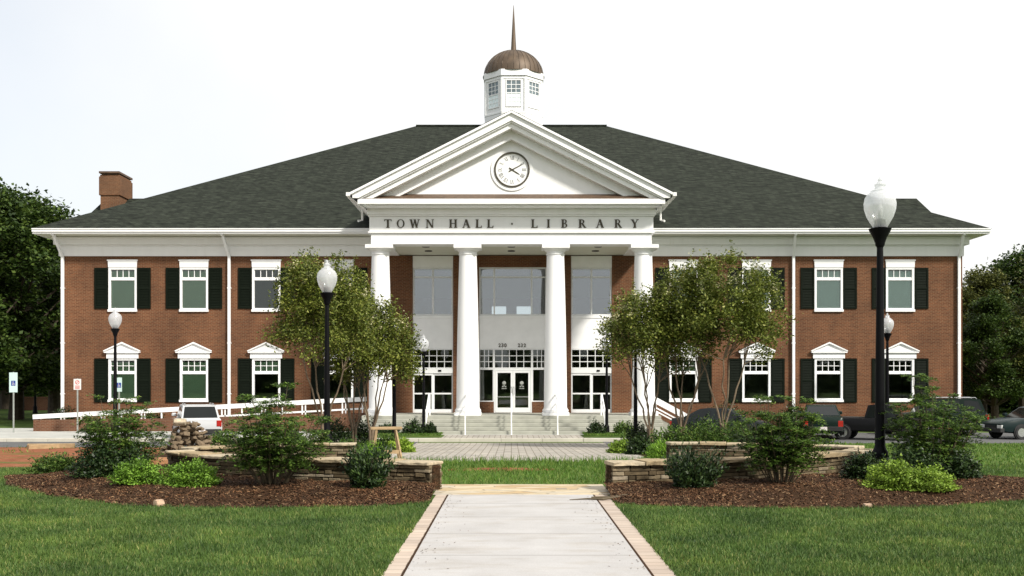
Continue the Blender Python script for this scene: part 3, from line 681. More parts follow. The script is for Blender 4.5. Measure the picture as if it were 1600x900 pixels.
# portico roof running back to the main roof
pe = 6.95
yv = lambda z: EY + (z - EZ) / ((RZ - EZ) / (RY - EY)) + .4
ze = AP - SL * pe + .03
mb = MB()
for s in (-1, 1):
    mb.add([(0, 44.75, AP + .03), (s * pe, 44.75, ze), (s * pe, yv(ze), ze), (0, yv(AP), AP + .03)], [(0, 1, 2, 3)])
mb.build('portico_roof', 'shingle', hall)
for s in (-1, 1):
    gt = MB()
    x0, x1 = sorted((s * 6.85, s * 7.0)); gt.box(x0, x1, 44.7, 49.5, ze - .13, ze + .02)
    x0, x1 = sorted((s * 6.2, s * 6.86)); gt.add([(s * 6.25, 44.95, 9.2), (s * 6.86, 44.95, 9.66), (s * 6.86, 49.5, 9.66), (s * 6.25, 49.5, 9.2)], [(0, 1, 2, 3)])
    gt.tube([(s * 6.7, 47.4, 9.55), (s * 6.7, 47.4, 9.05), (s * 6.85, 47.2, 8.98)], .05)
    gt.build('portico_gutter', 'trim', hall)
# walls under the portico roof, above the main eave
for a, b in ((-6.15, -5.9), (5.9, 6.15)): MB().box(a, b, FY + .96, 52, 9.205, 9.6).build('portico_side', 'trim', hall)

# lettering on the frieze: serif strokes
TK, TN, SE = .235, .10, .065
def st(x0, z0, x1, z1, t): return [(x0 - t / 2, z0), (x0 + t / 2, z0), (x1 + t / 2, z1), (x1 - t / 2, z1)]
def sr(x, z, w): return [(x - w / 2, z), (x + w / 2, z), (x + w / 2, z + SE), (x - w / 2, z + SE)]
def ring(cx, cz, rx, rz, ix, iz, a0=0, a1=360, n=18):
    out = []
    for i in range(n):
        t0, t1 = R(a0 + (a1 - a0) * i / n), R(a0 + (a1 - a0) * (i + 1) / n)
        out.append([(cx + rx * math.cos(t0), cz + rz * math.sin(t0)), (cx + rx * math.cos(t1), cz + rz * math.sin(t1)), (cx + ix * math.cos(t1), cz + iz * math.sin(t1)), (cx + ix * math.cos(t0), cz + iz * math.sin(t0))])
    return out
def letter(c):
    stem = lambda x: [st(x, 0, x, 1, TK), sr(x, 0, .38), sr(x, 1 - SE, .38)]
    if c == 'I': return .4, stem(.2)
    if c == 'T': return .9, [st(.45, 0, .45, 1, TK), sr(.45, 0, .4), [(.02, .93), (.88, .93), (.88, 1), (.02, 1)], [(.02, .78), (.07, .78), (.11, .93), (.02, .93)], [(.88, .78), (.83, .78), (.79, .93), (.88, .93)]]
    if c == 'L': return .78, stem(.2) + [[(.2, 0), (.76, 0), (.76, .06), (.2, .06)], [(.76, .06), (.76, .26), (.71, .26), (.63, .06)]]
    if c == 'H': return 1.0, stem(.2) + stem(.8) + [[(.2, .47), (.8, .47), (.8, .54), (.2, .54)]]
    if c == 'O': return 1.0, ring(.5, .5, .47, .52, .29, .46)
    if c == 'A': return .95, [st(.14, 0, .44, 1, TN), st(.79, 0, .46, 1, TK + .02), sr(.14, 0, .26), sr(.79, 0, .34), [(.24, .32), (.68, .32), (.68, .38), (.24, .38)]]
    if c == 'W': return 1.25, [st(.16, 1, .40, 0, TK), st(.40, 0, .63, 1, TN), st(.62, 1, .86, 0, TK), st(.86, 0, 1.1, 1, TN), sr(.16, 1 - SE, .34), sr(.62, 1 - SE, .3), sr(1.1, 1 - SE, .28)]
    if c == 'N': return 1.0, [st(.17, 0, .17, 1, TN), st(.2, 1, .82, 0, TK), st(.84, 0, .84, 1, TN), sr(.17, 0, .28), sr(.15, 1 - SE, .3), sr(.84, 1 - SE, .28)]
    if c == 'Y': return .95, [st(.47, 0, .47, .48, TK), st(.46, .44, .16, 1, TK), st(.49, .44, .8, 1, TN), sr(.47, 0, .38), sr(.16, 1 - SE, .34), sr(.8, 1 - SE, .28)]
    if c == 'B': return .8, stem(.2) + ring(.38, .755, .30, .245, .13, .19, -90, 90, 10) + ring(.38, .265, .36, .265, .18, .21, -90, 90, 10) + [[(.2, .94), (.39, .94), (.39, 1), (.2, 1)], [(.2, 0), (.39, 0), (.39, .06), (.2, .06)], [(.2, .5), (.39, .5), (.39, .56), (.2, .56)]]
    if c == 'R': return .92, stem(.2) + ring(.38, .74, .32, .26, .14, .2, -90, 90, 10) + [[(.2, .94), (.39, .94), (.39, 1), (.2, 1)], [(.2, .48), (.39, .48), (.39, .54), (.2, .54)], st(.78, 0, .44, .5, TK), sr(.80, 0, .26)]
    if c == '.': return .3, ring(.15, .47, .11, .11, .001, .001)
def draw(mb, polys, s, cx, cz, y, rot=0, depth=.03):
    for i, p in enumerate(polys):
        q = [(u * s, v * s) for u, v in p]; ca, sa = math.cos(rot), math.sin(rot)
        mb.prism([(cx + u * ca - v * sa, cz + u * sa + v * ca) for u, v in q], y - depth - .0007 * (i % 14), y)
LP = [('T', 606), ('O', 626), ('W', 648), ('N', 671.6), ('H', 708), ('A', 728.5), ('L', 748), ('L', 766), ('.', 800), ('L', 835), ('I', 857), ('B', 882), ('R', 910), ('A', 937.5), ('R', 966), ('Y', 992)]
for c, px in LP:
    mb = MB()
    w, polys = letter(c); polys = [[(u - w / 2, v) for u, v in p] for p in polys]; draw(mb, polys, .36, X(px, FY), 8.46, FY + .03)
    mb.build('frieze_letter', 'letter', hall)

# clock
ckx, ckz = X(800, FY), Z(265.5, FY); CR = .72
ck = MB(); n = 48
for r0, r1, y0 in ((CR + .05, CR + .19, FY - .05),):
    for i in range(n):
        t0, t1 = 2 * math.pi * i / n, 2 * math.pi * (i + 1) / n
        ck.prism([(ckx + r0 * math.cos(t0), ckz + r0 * math.sin(t0)), (ckx + r1 * math.cos(t0), ckz + r1 * math.sin(t0)), (ckx + r1 * math.cos(t1), ckz + r1 * math.sin(t1)), (ckx + r0 * math.cos(t1), ckz + r0 * math.sin(t1))], y0, FY - .002)
clock = ck.build('clock', 'white', hall)
rim = MB()
for i in range(n):
    t0, t1 = 2 * math.pi * i / n, 2 * math.pi * (i + 1) / n; r0, r1 = CR - .02, CR + .045
    rim.prism([(ckx + r0 * math.cos(t0), ckz + r0 * math.sin(t0)), (ckx + r1 * math.cos(t0), ckz + r1 * math.sin(t0)), (ckx + r1 * math.cos(t1), ckz + r1 * math.sin(t1)), (ckx + r0 * math.cos(t1), ckz + r0 * math.sin(t1))], FY - .09, FY - .003)
rim.build('clock_rim', 'letter', clock)
MB().prism([(ckx + (CR - .02) * math.cos(2 * math.pi * i / n), ckz + (CR - .02) * math.sin(2 * math.pi * i / n)) for i in range(n)], FY - .03, FY - .004).build('clock_dial', M['white'], clock)
def roman(txt):
    polys = []; x = 0
    for c in txt:
        if c == 'I': polys += [st(x + .12, 0, x + .12, 1, .13), sr(x + .12, 0, .24), sr(x + .12, 1 - SE, .24)]; x += .26
        if c == 'V': polys += [st(x + .1, 1, x + .3, 0, .14), st(x + .3, 0, x + .5, 1, .06), sr(x + .1, 1 - SE, .26), sr(x + .5, 1 - SE, .22)]; x += .62
        if c == 'X': polys += [st(x + .1, 1, x + .52, 0, .14), st(x + .1, 0, x + .52, 1, .06), sr(x + .1, 1 - SE, .24), sr(x + .52, 0, .24)]; x += .64
    return [[(u - x / 2, v - .5) for u, v in p] for p in polys]
for i, t in enumerate(['XII', 'I', 'II', 'III', 'IIII', 'V', 'VI', 'VII', 'VIII', 'IX', 'X', 'XI']):
    a = R(90 - 30 * i); nm = MB(); draw(nm, roman(t), .165, ckx + .52 * math.cos(a), ckz + .52 * math.sin(a), FY - .03, a - R(90), .004); nm.build('clock_numeral', 'numeral', clock)
def hand(L, ang, w, y):
    a = R(90 - ang); d = Vector((math.cos(a), math.sin(a))); p = Vector((-d.y, d.x)); c = Vector((ckx, ckz))
    pts = [c - d * .15 - p * w, c + d * L * .7 - p * w * .7, c + d * L, c + d * L * .7 + p * w * .7, c - d * .15 + p * w]
    MB().prism([(q.x, q.y) for q in pts], y - .01, y).build('clock_hand', 'letter', clock)
hand(.58, 62, .022, FY - .055); hand(.42, 122, .032, FY - .04)

# cupola
UX, UY = X(802.5, RY), RY; AR = 1.76 / math.cos(R(22.5))
def octo(r, z0, z1, mb): mb.lathe([(r / math.cos(R(22.5)), z0), (r / math.cos(R(22.5)), z1)], 8, (UX, UY, 0), a0=R(22.5))
mb = MB(); octo(1.70, 15.9, 20.3, mb); octo(1.76, 16.5, 17.95, mb); octo(1.78, 17.96, 18.05, mb); octo(1.75, 20.05, 20.2, mb); octo(1.82, 20.22, 20.6, mb)
# corner pilasters
for k in range(8):
    a = R(22.5 + 45 * k); r = 1.72 / math.cos(R(22.5))
    mb.lathe([(.10, 18.05), (.10, 20.05)], 8, (UX + r * .985 * math.cos(a), UY + r * .985 * math.sin(a), 0))
cup = mb.build('cupola', 'white', hall)
for k in range(8):
    a = R(-90 + 45 * k); d = Vector((math.cos(a), math.sin(a), 0)); t = Vector((-d.y, d.x, 0)); c = Vector((UX, UY, 0)) + d * 1.70
    def pt(u, v, w): q = c + t * u + d * w; return (q.x, q.y, v)
    f = MB()
    def bx(u0, u1, z0, z1, w0, w1):
        f.add([pt(u0, z0, w0), pt(u1, z0, w0), pt(u1, z0, w1), pt(u0, z0, w1), pt(u0, z1, w0), pt(u1, z1, w0), pt(u1, z1, w1), pt(u0, z1, w1)], [(0, 3, 2, 1), (4, 5, 6, 7), (0, 1, 5, 4), (1, 2, 6, 5), (2, 3, 7, 6), (3, 0, 4, 7)])
    z0, z1, w = 18.42, 19.93, .42
    bx(-w - .06, -w, z0 - .06, z1 + .06, -.01, .05); bx(w, w + .06, z0 - .06, z1 + .06, -.01, .05); bx(-w, w, z1, z1 + .06, -.01, .05); bx(-w, w, z0 - .06, z0, -.01, .05); bx(-w, w, (z0 + z1) / 2 - .03, (z0 + z1) / 2 + .03, -.01, .042)
    for i in (1, 2): u = -w + 2 * w * i / 3; bx(u - .018, u + .018, z0, z1, -.01, .034)
    for i in (1, 2, 4, 5): z = z0 + (z1 - z0) * i / 6; bx(-w, w, z - .018, z + .018, -.01, .03)
    wf = f.build('cupola_window', 'white', cup)
    zm = (z0 + z1) / 2
    f = MB(); bx(-w, w, zm, z1, .004, .014); f.build('pane', 'cupola_glass', wf); f = MB(); bx(-w, w, z0, zm, .004, .014); f.build('pane', 'blind_skypane', wf)  # lower pane coloured pale to stand for reflected sky, no blind there
seg = 48; v = []; f = []
prof = []
for i in range(13):
    t = R(90 * i / 12); prof.append((1.84 * math.cos(t) + .0, 20.6 + 1.6 * math.sin(t)))
prof[-1] = (.1, prof[-1][1])
mb = MB().lathe([(1.90, 20.56), (1.90, 20.6)] + prof, 48, (UX, UY, 0))
for k in range(32):
    a = R(360 * k / 32); mb.tube([(UX + (r + .01) * math.cos(a), UY + (r + .01) * math.sin(a), z + .01) for r, z in prof[:-1]], .012, 4)
mb.build('dome', 'copper', cup, smooth=True)
MB().lathe([(.24, 22.1), (.24, 22.2), (.17, 22.24), (.15, 22.6), (.075, 24.0), (.012, 25.05)], 16, (UX, UY, 0)).build('spire', 'copper', cup, smooth=True)

# ------------------------------------------------------------ entrance steps and rails
steps = empty('entrance_steps', (0, 44, PZ), 'broad pale concrete entrance steps with white handrails below the columns', 'steps')
mb = MB(); ns = 5; rise = (FZ - PZ) / ns
mb.box(-6.45, 6.45, 45.45, WY - .005, PZ - .2, FZ - .002)
for i in range(ns - 1):
    z1 = PZ + rise * (i + 1); y0 = 45.45 - .32 * (ns - 1 - i); mb.box(-6.45, 6.45, y0, 45.449, PZ - .15 if i == 0 else PZ + rise * i + .0, z1)
mb.build('flight', 'concrete_step', steps, bevel=.015)
for x in (-3.55, -1.93, -.0, 1.93, 3.9):
    r = MB(); zt = FZ + .92; zb = PZ + .95
    r.tube([(x, 44.0, PZ), (x, 44.0, zb), (x, 45.55, zt), (x, 45.9, zt), (x, 45.9, FZ)], .034, 8); r.tube([(x, 44.0, zb - .4), (x, 45.55, zt - .4), (x, 45.9, zt - .4)], .022, 6)
    r.build('handrail', 'white', steps)
# side stair railing on the right
sr_ = empty('stair_railing', (6.5, 46.8, PZ), 'white sloping stair railing beside the right end of the portico', 'railing')
r = MB(); Yr = 46.3
r.bar((6.25, Yr, 1.02), (7.85, Yr, .16), .1, .26).bar((6.25, Yr, .70), (7.85, Yr, -.16), .06, .06).bar((7.84, Yr, .15), (8.1, Yr, .15), .1, .2).bar((6.25, Yr, .55), (7.85, Yr, -.3), .06, .06)
r.build('rail', 'white', sr_)
for x in (6.3, 7.85): MB().box(x - .05, x + .05, Yr - .06, Yr + .06, PZ - .1, 1.0 if x < 7 else .2).build('post', 'white', sr_)
MB().add([(6.3, Yr + .1, .3), (6.3, Yr + .1, PZ - .1), (7.8, Yr + .1, PZ - .1)], [(0, 1, 2)]).box(6.25, 6.47, Yr + .05, Yr + 2.5, PZ - .1, FZ - .01).build('stair_side', 'concrete_step', sr_)

# access ramp on the left
ra = empty('access_ramp', (-13, 47, PZ), 'long brick access ramp with white railing rising along the left wing', 'ramp')
Yp = 47.2
xa, xb = X(52, Yp), -6.5
zt = lambda x: .22 + (x - xa) / (xb - xa) * .80
mb = MB(); mb.prism([(xa, PZ - .1), (xb, PZ - .1), (xb, zt(xb) - .62), (xa + 4.5, zt(xa + 4.5) - .34), (xa, zt(xa) - .12)], Yp, Yp + .25); mb.build('ramp_wall', 'low_brick', ra)
mb = MB(); mb.prism([(xa, PZ - .1), (xb, PZ - .1), (xb, zt(xb) - .72), (xa, zt(xa) - .75)], Yp + .26, WY - .1); mb.build('ramp_deck', 'pavement', ra)
r = MB(); r.bar((xa - .05, Yp + .12, zt(xa)), (xb, Yp + .12, zt(xb)), .14, .20).bar((xa + 3.2, Yp + .12, zt(xa + 3.2) - .42), (xb, Yp + .12, zt(xb) - .42), .06, .075); r.build('rail', 'white', ra)
for i in range(17):
    x = xa + .9 * i + .3
    if x > xb: break
    MB().box(x - .026, x + .026, Yp + .08, Yp + .16, zt(x) - (.25 if x < xa + 4 else .62), zt(x) - .1).build('post', 'white', ra)
    if i % 2: MB().box(x + .12, x + .17, Yp + .09, Yp + .15, zt(x) - (.25 if x < xa + 4 else .6), zt(x) - .1).build('post', 'white', ra)

# ------------------------------------------------------------ stone walls
def arc_pts(pts, step=.06):
    P = np.array(pts, float); t = np.r_[0, np.cumsum(np.hypot(*np.diff(P, axis=0).T))]
    # smooth with cubic through resampling
    tt = np.linspace(0, t[-1], 200); k = 3
    cx_, cy_ = np.polyfit(t, P[:, 0], k), np.polyfit(t, P[:, 1], k)
    Q = np.c_[np.polyval(cx_, tt), np.polyval(cy_, tt)]
    return Q
def stone_wall(name, pts, top, thick, label, seed, zb=-.15, pier=None, courses=6):
    rng = random.Random(seed); Q = arc_pts(pts); L = np.r_[0, np.cumsum(np.hypot(*np.diff(Q, axis=0).T))]; total = L[-1]
    def P(s, off):
        i = min(np.searchsorted(L, s), len(L) - 1); j = max(i - 1, 0); i = j + 1
        t = (s - L[j]) / max(1e-6, L[i] - L[j]); p = Q[j] + (Q[i] - Q[j]) * t; d = Q[i] - Q[j]; d = d / np.linalg.norm(d)
        n_ = np.array([d[1], -d[0]])
        if n_[1] > 0: n_ = -n_                       # towards the viewer
        return p + n_ * off
    root = empty(name, (*P(total / 2, 0), 0), label, 'stone wall')
    z0g = min(g(p[1]) for p in Q) + zb
    ct = .06; zt_ = top - ct; body = MB(); z = z0g
    def block(s0, s1, o0, o1, za, zc, mb, j=.008):
        c = []
        for zz in (za, zc):
            for s_, o_ in ((s0, o0), (s1, o0), (s1, o1), (s0, o1)):
                p = P(min(max(s_, 0), total), o_ + rng.uniform(-j, j)); c.append((p[0], p[1], zz + rng.uniform(-j, j) * .6))
        mb.add(c, [(0, 3, 2, 1), (4, 5, 6, 7), (0, 1, 5, 4), (1, 2, 6, 5), (2, 3, 7, 6), (3, 0, 4, 7)])
    core = MB(); n = 60
    for i in range(n): block(total * i / n, total * (i + 1) / n, thick / 2 - .07, -thick / 2 + .07, z0g, zt_ - .01, core, 0)
    while z < zt_ - .02:
        hh = min(rng.choice([.045, .06, .07, .085, .11]), zt_ - z)
        if zt_ - z - hh < .035: hh = zt_ - z
        s = -rng.uniform(0, .2)
        while s < total:
            w = rng.uniform(.14, .52) * (1.2 if hh < .07 else .8)
            for side in (1, -1):
                o = side * (thick / 2 + rng.uniform(-.03, .012)); e0, e1 = max(s, 0), min(s + w - .008, total)
                if e1 - e0 > .03:
                    if hh > .08 and rng.random() < .3:
                        block(e0, e1, o, o - side * .12, z + .004, z + hh * .5 - .002, body); block(e0 + .02, e1, o - side * .01, o - side * .12, z + hh * .5 + .003, z + hh - .005, body)
                    else: block(e0, e1, o, o - side * .12, z + .004, z + hh - .005, body)
            s += w
        z += hh
    # end faces
    for s0 in (0.0, total):
        z = z0g
        while z < zt_ - .02:
            hh = min(rng.choice([.05, .07, .09]), zt_ - z); o = -thick / 2 + .02
            while o < thick / 2 - .05:
                w = rng.uniform(.1, .22); sa = (-.02, .1) if s0 == 0 else (total - .1, total + .02)
                block(sa[0] + .02, sa[1] - .02, min(o + w, thick / 2 - .01), o, z + .004, z + hh - .005, body); o += w + .006
            z += hh
    b = body.build('wall', 'ledge', root, bevel=.007); core.build('core', 'soil', root)
    cap = MB(); s = -.04
    while s < total:
        w = rng.uniform(.45, 1.0); e1 = min(s + w - .012, total); n2 = 4
        prev = None; o_ = thick / 2 + .05 + rng.uniform(-.02, .03); zz = top + rng.uniform(-.012, .012); vs = []
        for k in range(n2 + 1):
            sx_ = max(s, 0) + (e1 - max(s, 0)) * k / n2
            for o2, z2 in ((o_ + rng.uniform(-.025, .02), zt_), (o_ + rng.uniform(-.02, .02), zz), (-o_, zz), (-o_, zt_)):
                p = P(sx_, o2); vs.append((p[0], p[1], z2 + rng.uniform(-.004, .004)))
        fs = [(0, 1, 2, 3), (n2 * 4 + 3, n2 * 4 + 2, n2 * 4 + 1, n2 * 4)] + [(k * 4 + a, k * 4 + 4 + a, k * 4 + 4 + (a + 1) % 4, k * 4 + (a + 1) % 4) for k in range(n2) for a in range(4)]
        cap.add(vs, fs); s += w
    cap.build('cap_stone', 'cap', root, bevel=.012)
    return root
stone_wall('stone_wall', [(-1.22, 17.1), (-2.09, 17.45), (-3.44, 17.9), (-4.63, 18.4), (-6.3, 20.0)], .48, .42, 'low curved dry-stone wall left of the walkway behind the mulch bed', 3)
stone_wall('stone_wall', [(1.58, 17.1), (3.18, 17.6), (4.39, 18.2), (5.62, 19.1), (6.7, 20.2)], .48, .42, 'low curved dry-stone wall right of the walkway behind the mulch bed', 5)
stone_wall('stone_wall', [(-3.4, 23.1), (-4.42, 22.95), (-5.77, 22.3), (-6.6, 21.5)], .44, .36, 'rear dry-stone wall of the left planter, below the left crape myrtles', 8)
stone_wall('stone_wall', [(3.45, 23.3), (5.05, 23.1), (6.73, 22.2), (7.2, 21.8)], .44, .36, 'rear dry-stone wall of the right planter, below the right crape myrtles', 11)

# ------------------------------------------------------------ street lamps
def make_lamp(label):
    root = empty('street_lamp', (0, 0, 0), label, 'street lamp', 'black street lamps with acorn globes')
    p = MB().lathe([(.19, 0), (.19, .12), (.16, .16), (.14, .45), (.145, .5), (.11, .56), (.09, .62), (.085, 1.4), (.055, 4.2)], 20)
    p.build('pole', 'black', root, smooth=True, local=True)
    MB().lathe([(.055, 4.18), (.08, 4.22), (.085, 4.26), (.12, 4.36), (.19, 4.49), (.20, 4.52), (.12, 4.53), (.10, 4.56), (.10, 4.68), (.03, 4.70)], 20).build('fitter', 'black', root, smooth=True, local=True)
    gl = MB().lathe([(.125, 4.54), (.17, 4.62), (.235, 4.74), (.275, 4.87), (.283, 4.97), (.265, 5.07), (.22, 5.14), (.165, 5.175), (.16, 5.19), (.165, 5.20), (.10, 5.23), (.085, 5.27), (.10, 5.30), (.105, 5.315), (.06, 5.34), (.035, 5.37), (.04, 5.40), (.02, 5.43), (.003, 5.45)], 24, cap=False).build('globe', 'globe', root, smooth=True, local=True)
    MB().lathe([(.02, 4.70), (.05, 4.78), (.055, 4.88), (.03, 4.95), (.005, 4.97)], 12).build('bulb', 'lens_clear', gl, smooth=True, local=True)
    return root
lampspec = [(1375, 19.0, 1, 'tall black lamp with white acorn globe beside the lime shrubs in the right bed'),
            (511, 29.5, 1, 'black lamp with acorn globe in front of the left crape myrtles'),
            (180, 46.0, 1, 'black lamp with acorn globe by the ramp in front of the left wing windows'),
            (55, 79, 1, 'far black lamp with acorn globe under the big trees left of the hall'),
            (1386.5, 47.6, 1, 'black lamp with acorn globe near the rightmost window of the right wing'),
            (662, 43.2, .76, 'small black lamp on the grass patch left of the entrance steps'),
            (948, 43.2, .76, 'small black lamp on the grass patch right of the entrance steps'),
            (616, 36, .80, 'thin black lamp in front of the leftmost column'),
            (993, 36, .80, 'thin black lamp in front of the rightmost column')]
lamp0 = make_lamp(lampspec[0][3]); index_kids()
for i, (px, Y, sc, lab) in enumerate(lampspec):
    o = lamp0 if i == 0 else copy_tree(lamp0)
    o.location = (X(px, Y), Y, (PZ if 41 < Y < 47.5 and px < 1000 else g(Y))); o.scale = (sc,) * 3; o['label'] = lab

# ------------------------------------------------------------ plants
def stems_of(rng, mb, base, tip, r0, r1, n=5, wob=.06):
    b, t = Vector(base), Vector(tip); pts = []
    for i in range(n + 1):
        u = i / n; p = b.lerp(t, u); k = wob * (t - b).length * math.sin(math.pi * u)
        pts.append(p + Vector((rng.uniform(-1, 1), rng.uniform(-1, 1), 0)) * k * .6)
    mb.tube(pts, [r0 + (r1 - r0) * i / n for i in range(n + 1)], 6); return pts
def crape(px, Y, top, rx, zlow, seed, nl, label, lean=0):
    rng = random.Random(seed); nr = np.random.default_rng(seed); x = X(px, Y); z0 = g(Y)
    root = empty('crape_myrtle', (x, Y, z0), label, 'tree', 'crape myrtles in the planting beds')
    T = MB(); tips = []; H = top - z0
    for k in range(rng.choice([4, 5])):
        a = 2 * math.pi * k / 4.5 + rng.uniform(-.3, .3); s = rng.uniform(.25, .5)
        base = (.05 * math.cos(a), .05 * math.sin(a), 0)
        mid = (rx * s * math.cos(a) + lean * .3, rx * s * .8 * math.sin(a), H * rng.uniform(.36, .48))
        f0 = (.07 * math.cos(a), .07 * math.sin(a), H * .12)
        T.tube([base, f0], [.045, .038], 6)
        stems_of(rng, T, f0, mid, .034, .022)
        for j in range(5):
            b = a + rng.uniform(-1.1, 1.1); s2 = rng.uniform(.35, 1.0)
            m2 = (rx * s2 * math.cos(b) + lean, rx * s2 * .85 * math.sin(b), H * (1 - .42 * s2 ** 2) * rng.uniform(.80, .98) )
            ps = stems_of(rng, T, mid, m2, .018, .006, 5, .05); tips += [ps[-1], ps[-2], ps[-3]]
    T.build('trunk', 'bark', root, smooth=True, local=True)
    C = []; nc = 120
    zl = zlow - z0
    for t in tips:
        C.append((t.x, t.y, t.z))
    for _ in range(nc):
        a = nr.uniform(0, 2 * math.pi); s = math.sqrt(nr.uniform(0.05, 1)); up = H * (1 - .30 * s ** 2.2); lo = zl + (.22 * H) * (1 - s) + .1 * H * s
        C.append((rx * s * math.cos(a) + lean, rx * .85 * s * math.sin(a), nr.uniform(lo, up)))
    C = np.array(C); C = C[C[:, 2] > zl]; w = nr.uniform(.15, 1.8, len(C)) * (.35 + .9 * np.clip((C[:, 2] - zl) / (H - zl), 0, 1)); w /= w.sum()
    idx = nr.choice(len(C), nl, p=w); P = C[idx] + nr.normal(size=(nl, 3)) * np.array([.17, .17, .15])
    # ragged sprays poking out of the outline
    hi = C[np.argsort(-C[:, 2] - .4 * np.hypot(C[:, 0], C[:, 1]))][:46]; B = []
    for c in hi[nr.choice(len(hi), 30, replace=False)]:
        k = nr.integers(14, 34); up = np.abs(nr.normal(size=k)) * .13
        B.append(c + np.c_[nr.normal(size=k) * .06, nr.normal(size=k) * .06, .1 + up])
    quads('blossoms', leaves(np.concatenate(B), .06, .8, nr, .3), 'blossom', root)
    S = []                                              # shoots above the crown
    for c in hi[:40]:
        k = 30; u = nr.uniform(0, 1, k); d = nr.normal(size=2) * .16
        S.append(c + np.c_[d[0] * u + nr.normal(size=k) * .03, d[1] * u + nr.normal(size=k) * .03, u * nr.uniform(.25, .75)])
    quads('leaves', np.concatenate([leaves(P, .105, .5, nr, .35, .2), leaves(np.concatenate(S), .085, .5, nr, .2)]), 'leaf_myrtle', root)
    return root
crape(506, 33, 5.95, 1.7, 1.9, 21, 22000, 'leftmost and widest crape myrtle, behind the black lamp left of the plaza')
crape(553, 36.5, 5.1, 1.25, 2.5, 22, 12000, 'crape myrtle with a single pale trunk, second in the left row')
crape(580, 35, 4.65, 1.35, 1.3, 23, 15500, 'crape myrtle whose crown covers the leftmost column', .12)
crape(1016, 35, 5.0, 1.45, 2.0, 24, 15500, 'crape myrtle whose crown covers the rightmost column', -.25)
crape(1066, 34.6, 5.6, 1.2, 2.6, 25, 13500, 'slender crape myrtle between the column and the rightmost myrtle')
crape(1130, 34, 6.05, 1.75, 2.3, 26, 21500, 'rightmost and tallest crape myrtle near the right wing downspout', .2)

def nandina(name, px, Y, w, h, seed, nl, label, s, m='leaf_nandina', group='tall feathery shrubs in the mulch beds', lf=.062):
    rng = random.Random(seed); nr = np.random.default_rng(seed); x = X(px, Y); z0 = mz(s, x, Y) if Y < 23 else g(Y)
    root = empty(name, (x, Y, z0), label, 'shrub', group); T = MB(); C = []; O = []
    ns = int(27 * w / 1.2)
    for k in range(ns):
        a = rng.uniform(0, 6.28); s1 = math.sqrt(rng.random()); hh = h * (1 - .34 * s1 ** 1.8) * rng.uniform(.7, 1.08)
        if k < 4: hh = h * rng.uniform(1.0, 1.16); s1 *= .6
        b = (w * .12 * s1 * math.cos(a), w * .12 * s1 * math.sin(a), 0); t = (w * .46 * s1 * math.cos(a), w * .40 * s1 * math.sin(a), hh)
        ps = stems_of(rng, T, b, t, .010, .004, 5, .04)
        for i in range(2, 6):
            p = ps[i]
            for q in range(5):
                b2 = rng.uniform(0, 6.28); L = rng.uniform(.18, .42) * (1.15 - .12 * i) * (h / 1.1) ** .5
                C.append([(p.x, p.y, p.z)] ); O.append((math.cos(b2) * L, math.sin(b2) * L, L * rng.uniform(-.15, .6)))
    T.build('stems', 'stem', root, local=True)
    C = np.array([c[0] for c in C]); O = np.array(O); idx = nr.integers(0, len(C), nl); u = nr.uniform(.1, 1, nl)[:, None]
    o_ = O[idx]; sd = np.cross(o_, [0, 0, 1.0]); sd /= np.linalg.norm(sd, axis=1, keepdims=True) + 1e-9; sd *= nr.choice([-1, 1], nl)[:, None]
    P = C[idx] + o_ * u + sd * (.045 * (1.25 - u)) + nr.normal(size=(nl, 3)) * np.array([.014, .014, .012]); P[:, 2] -= .11 * u[:, 0] ** 2 * np.linalg.norm(o_, axis=1) / .3; P[:, 2] = np.maximum(P[:, 2], .02)
    quads('leaves', leaves(P, lf * nr.uniform(.75, 1.25, nl), .36, nr, 1.3, .3, sd * 2.2 + o_ * 4), m, root); return root
nandina('nandina_shrub', 190, 18.8, 1.75, 1.2, 31, 15000, 'tall feathery green shrub by the leftmost dark mound, below the ramp lamp', -1)
nandina('nandina_shrub', 425, 16.75, 2.0, 1.36, 32, 19000, 'tall feathery green shrub in front of the left stone wall', -1)
nandina('nandina_shrub', 1221, 17.0, 1.65, 1.32, 33, 17000, 'tall feathery green shrub in front of the right stone wall', 1)
nandina('nandina_shrub', 1457, 18.4, 1.75, 1.5, 34, 17000, 'tall feathery green shrub behind the lime shrubs in front of the dark cars', 1)

def mound(name, px, Y, w, h, seed, nl, label, s, m, group, lf=.05, asp=.55, spiky=0, z0=None, cat='shrub'):
    rng = random.Random(seed); nr = np.random.default_rng(seed); x = X(px, Y)
    if z0 is None: z0 = mz(s, x, Y) if Y < 23 else g(Y)
    root = empty(name, (x, Y, z0), label, cat, group); T = MB()
    n = nr.normal(size=(nl, 3)); n /= np.linalg.norm(n, axis=1, keepdims=True); n[:, 2] = np.abs(n[:, 2])
    # bumpy mound outline
    a = np.arctan2(n[:, 1], n[:, 0]); bumpy = 1 + .13 * np.sin(3 * a + seed) + .10 * np.sin(7 * a + 2 * seed) + .12 * np.sin(5 * n[:, 2] * 3 + a * 2 + seed) + nr.normal(size=nl) * .06
    r = bumpy * (nr.uniform(.25, 1, nl) ** .45)
    P = n * r[:, None] * np.array([w / 2, w / 2 * .85, h]); P[:, 2] = np.maximum(P[:, 2], .015)
    if spiky == .9: P[:, :2] *= (.42 + .75 * np.clip(P[:, 2:] / h, 0, 1))
    for k in range(14):
        b = rng.uniform(0, 6.28); u = rng.uniform(.3, .85); stems_of(rng, T, (0, 0, 0), (w / 2 * u * math.cos(b), w / 2 * .85 * u * math.sin(b), h * (1 - u * u) * .9 + .03), .009, .004, 4)
    T.build('stems', 'stem', root, local=True)
    quads('leaves', leaves(P, lf, asp, nr, .3 if not spiky else .05, -spiky, n * 1.0), m, root); return root
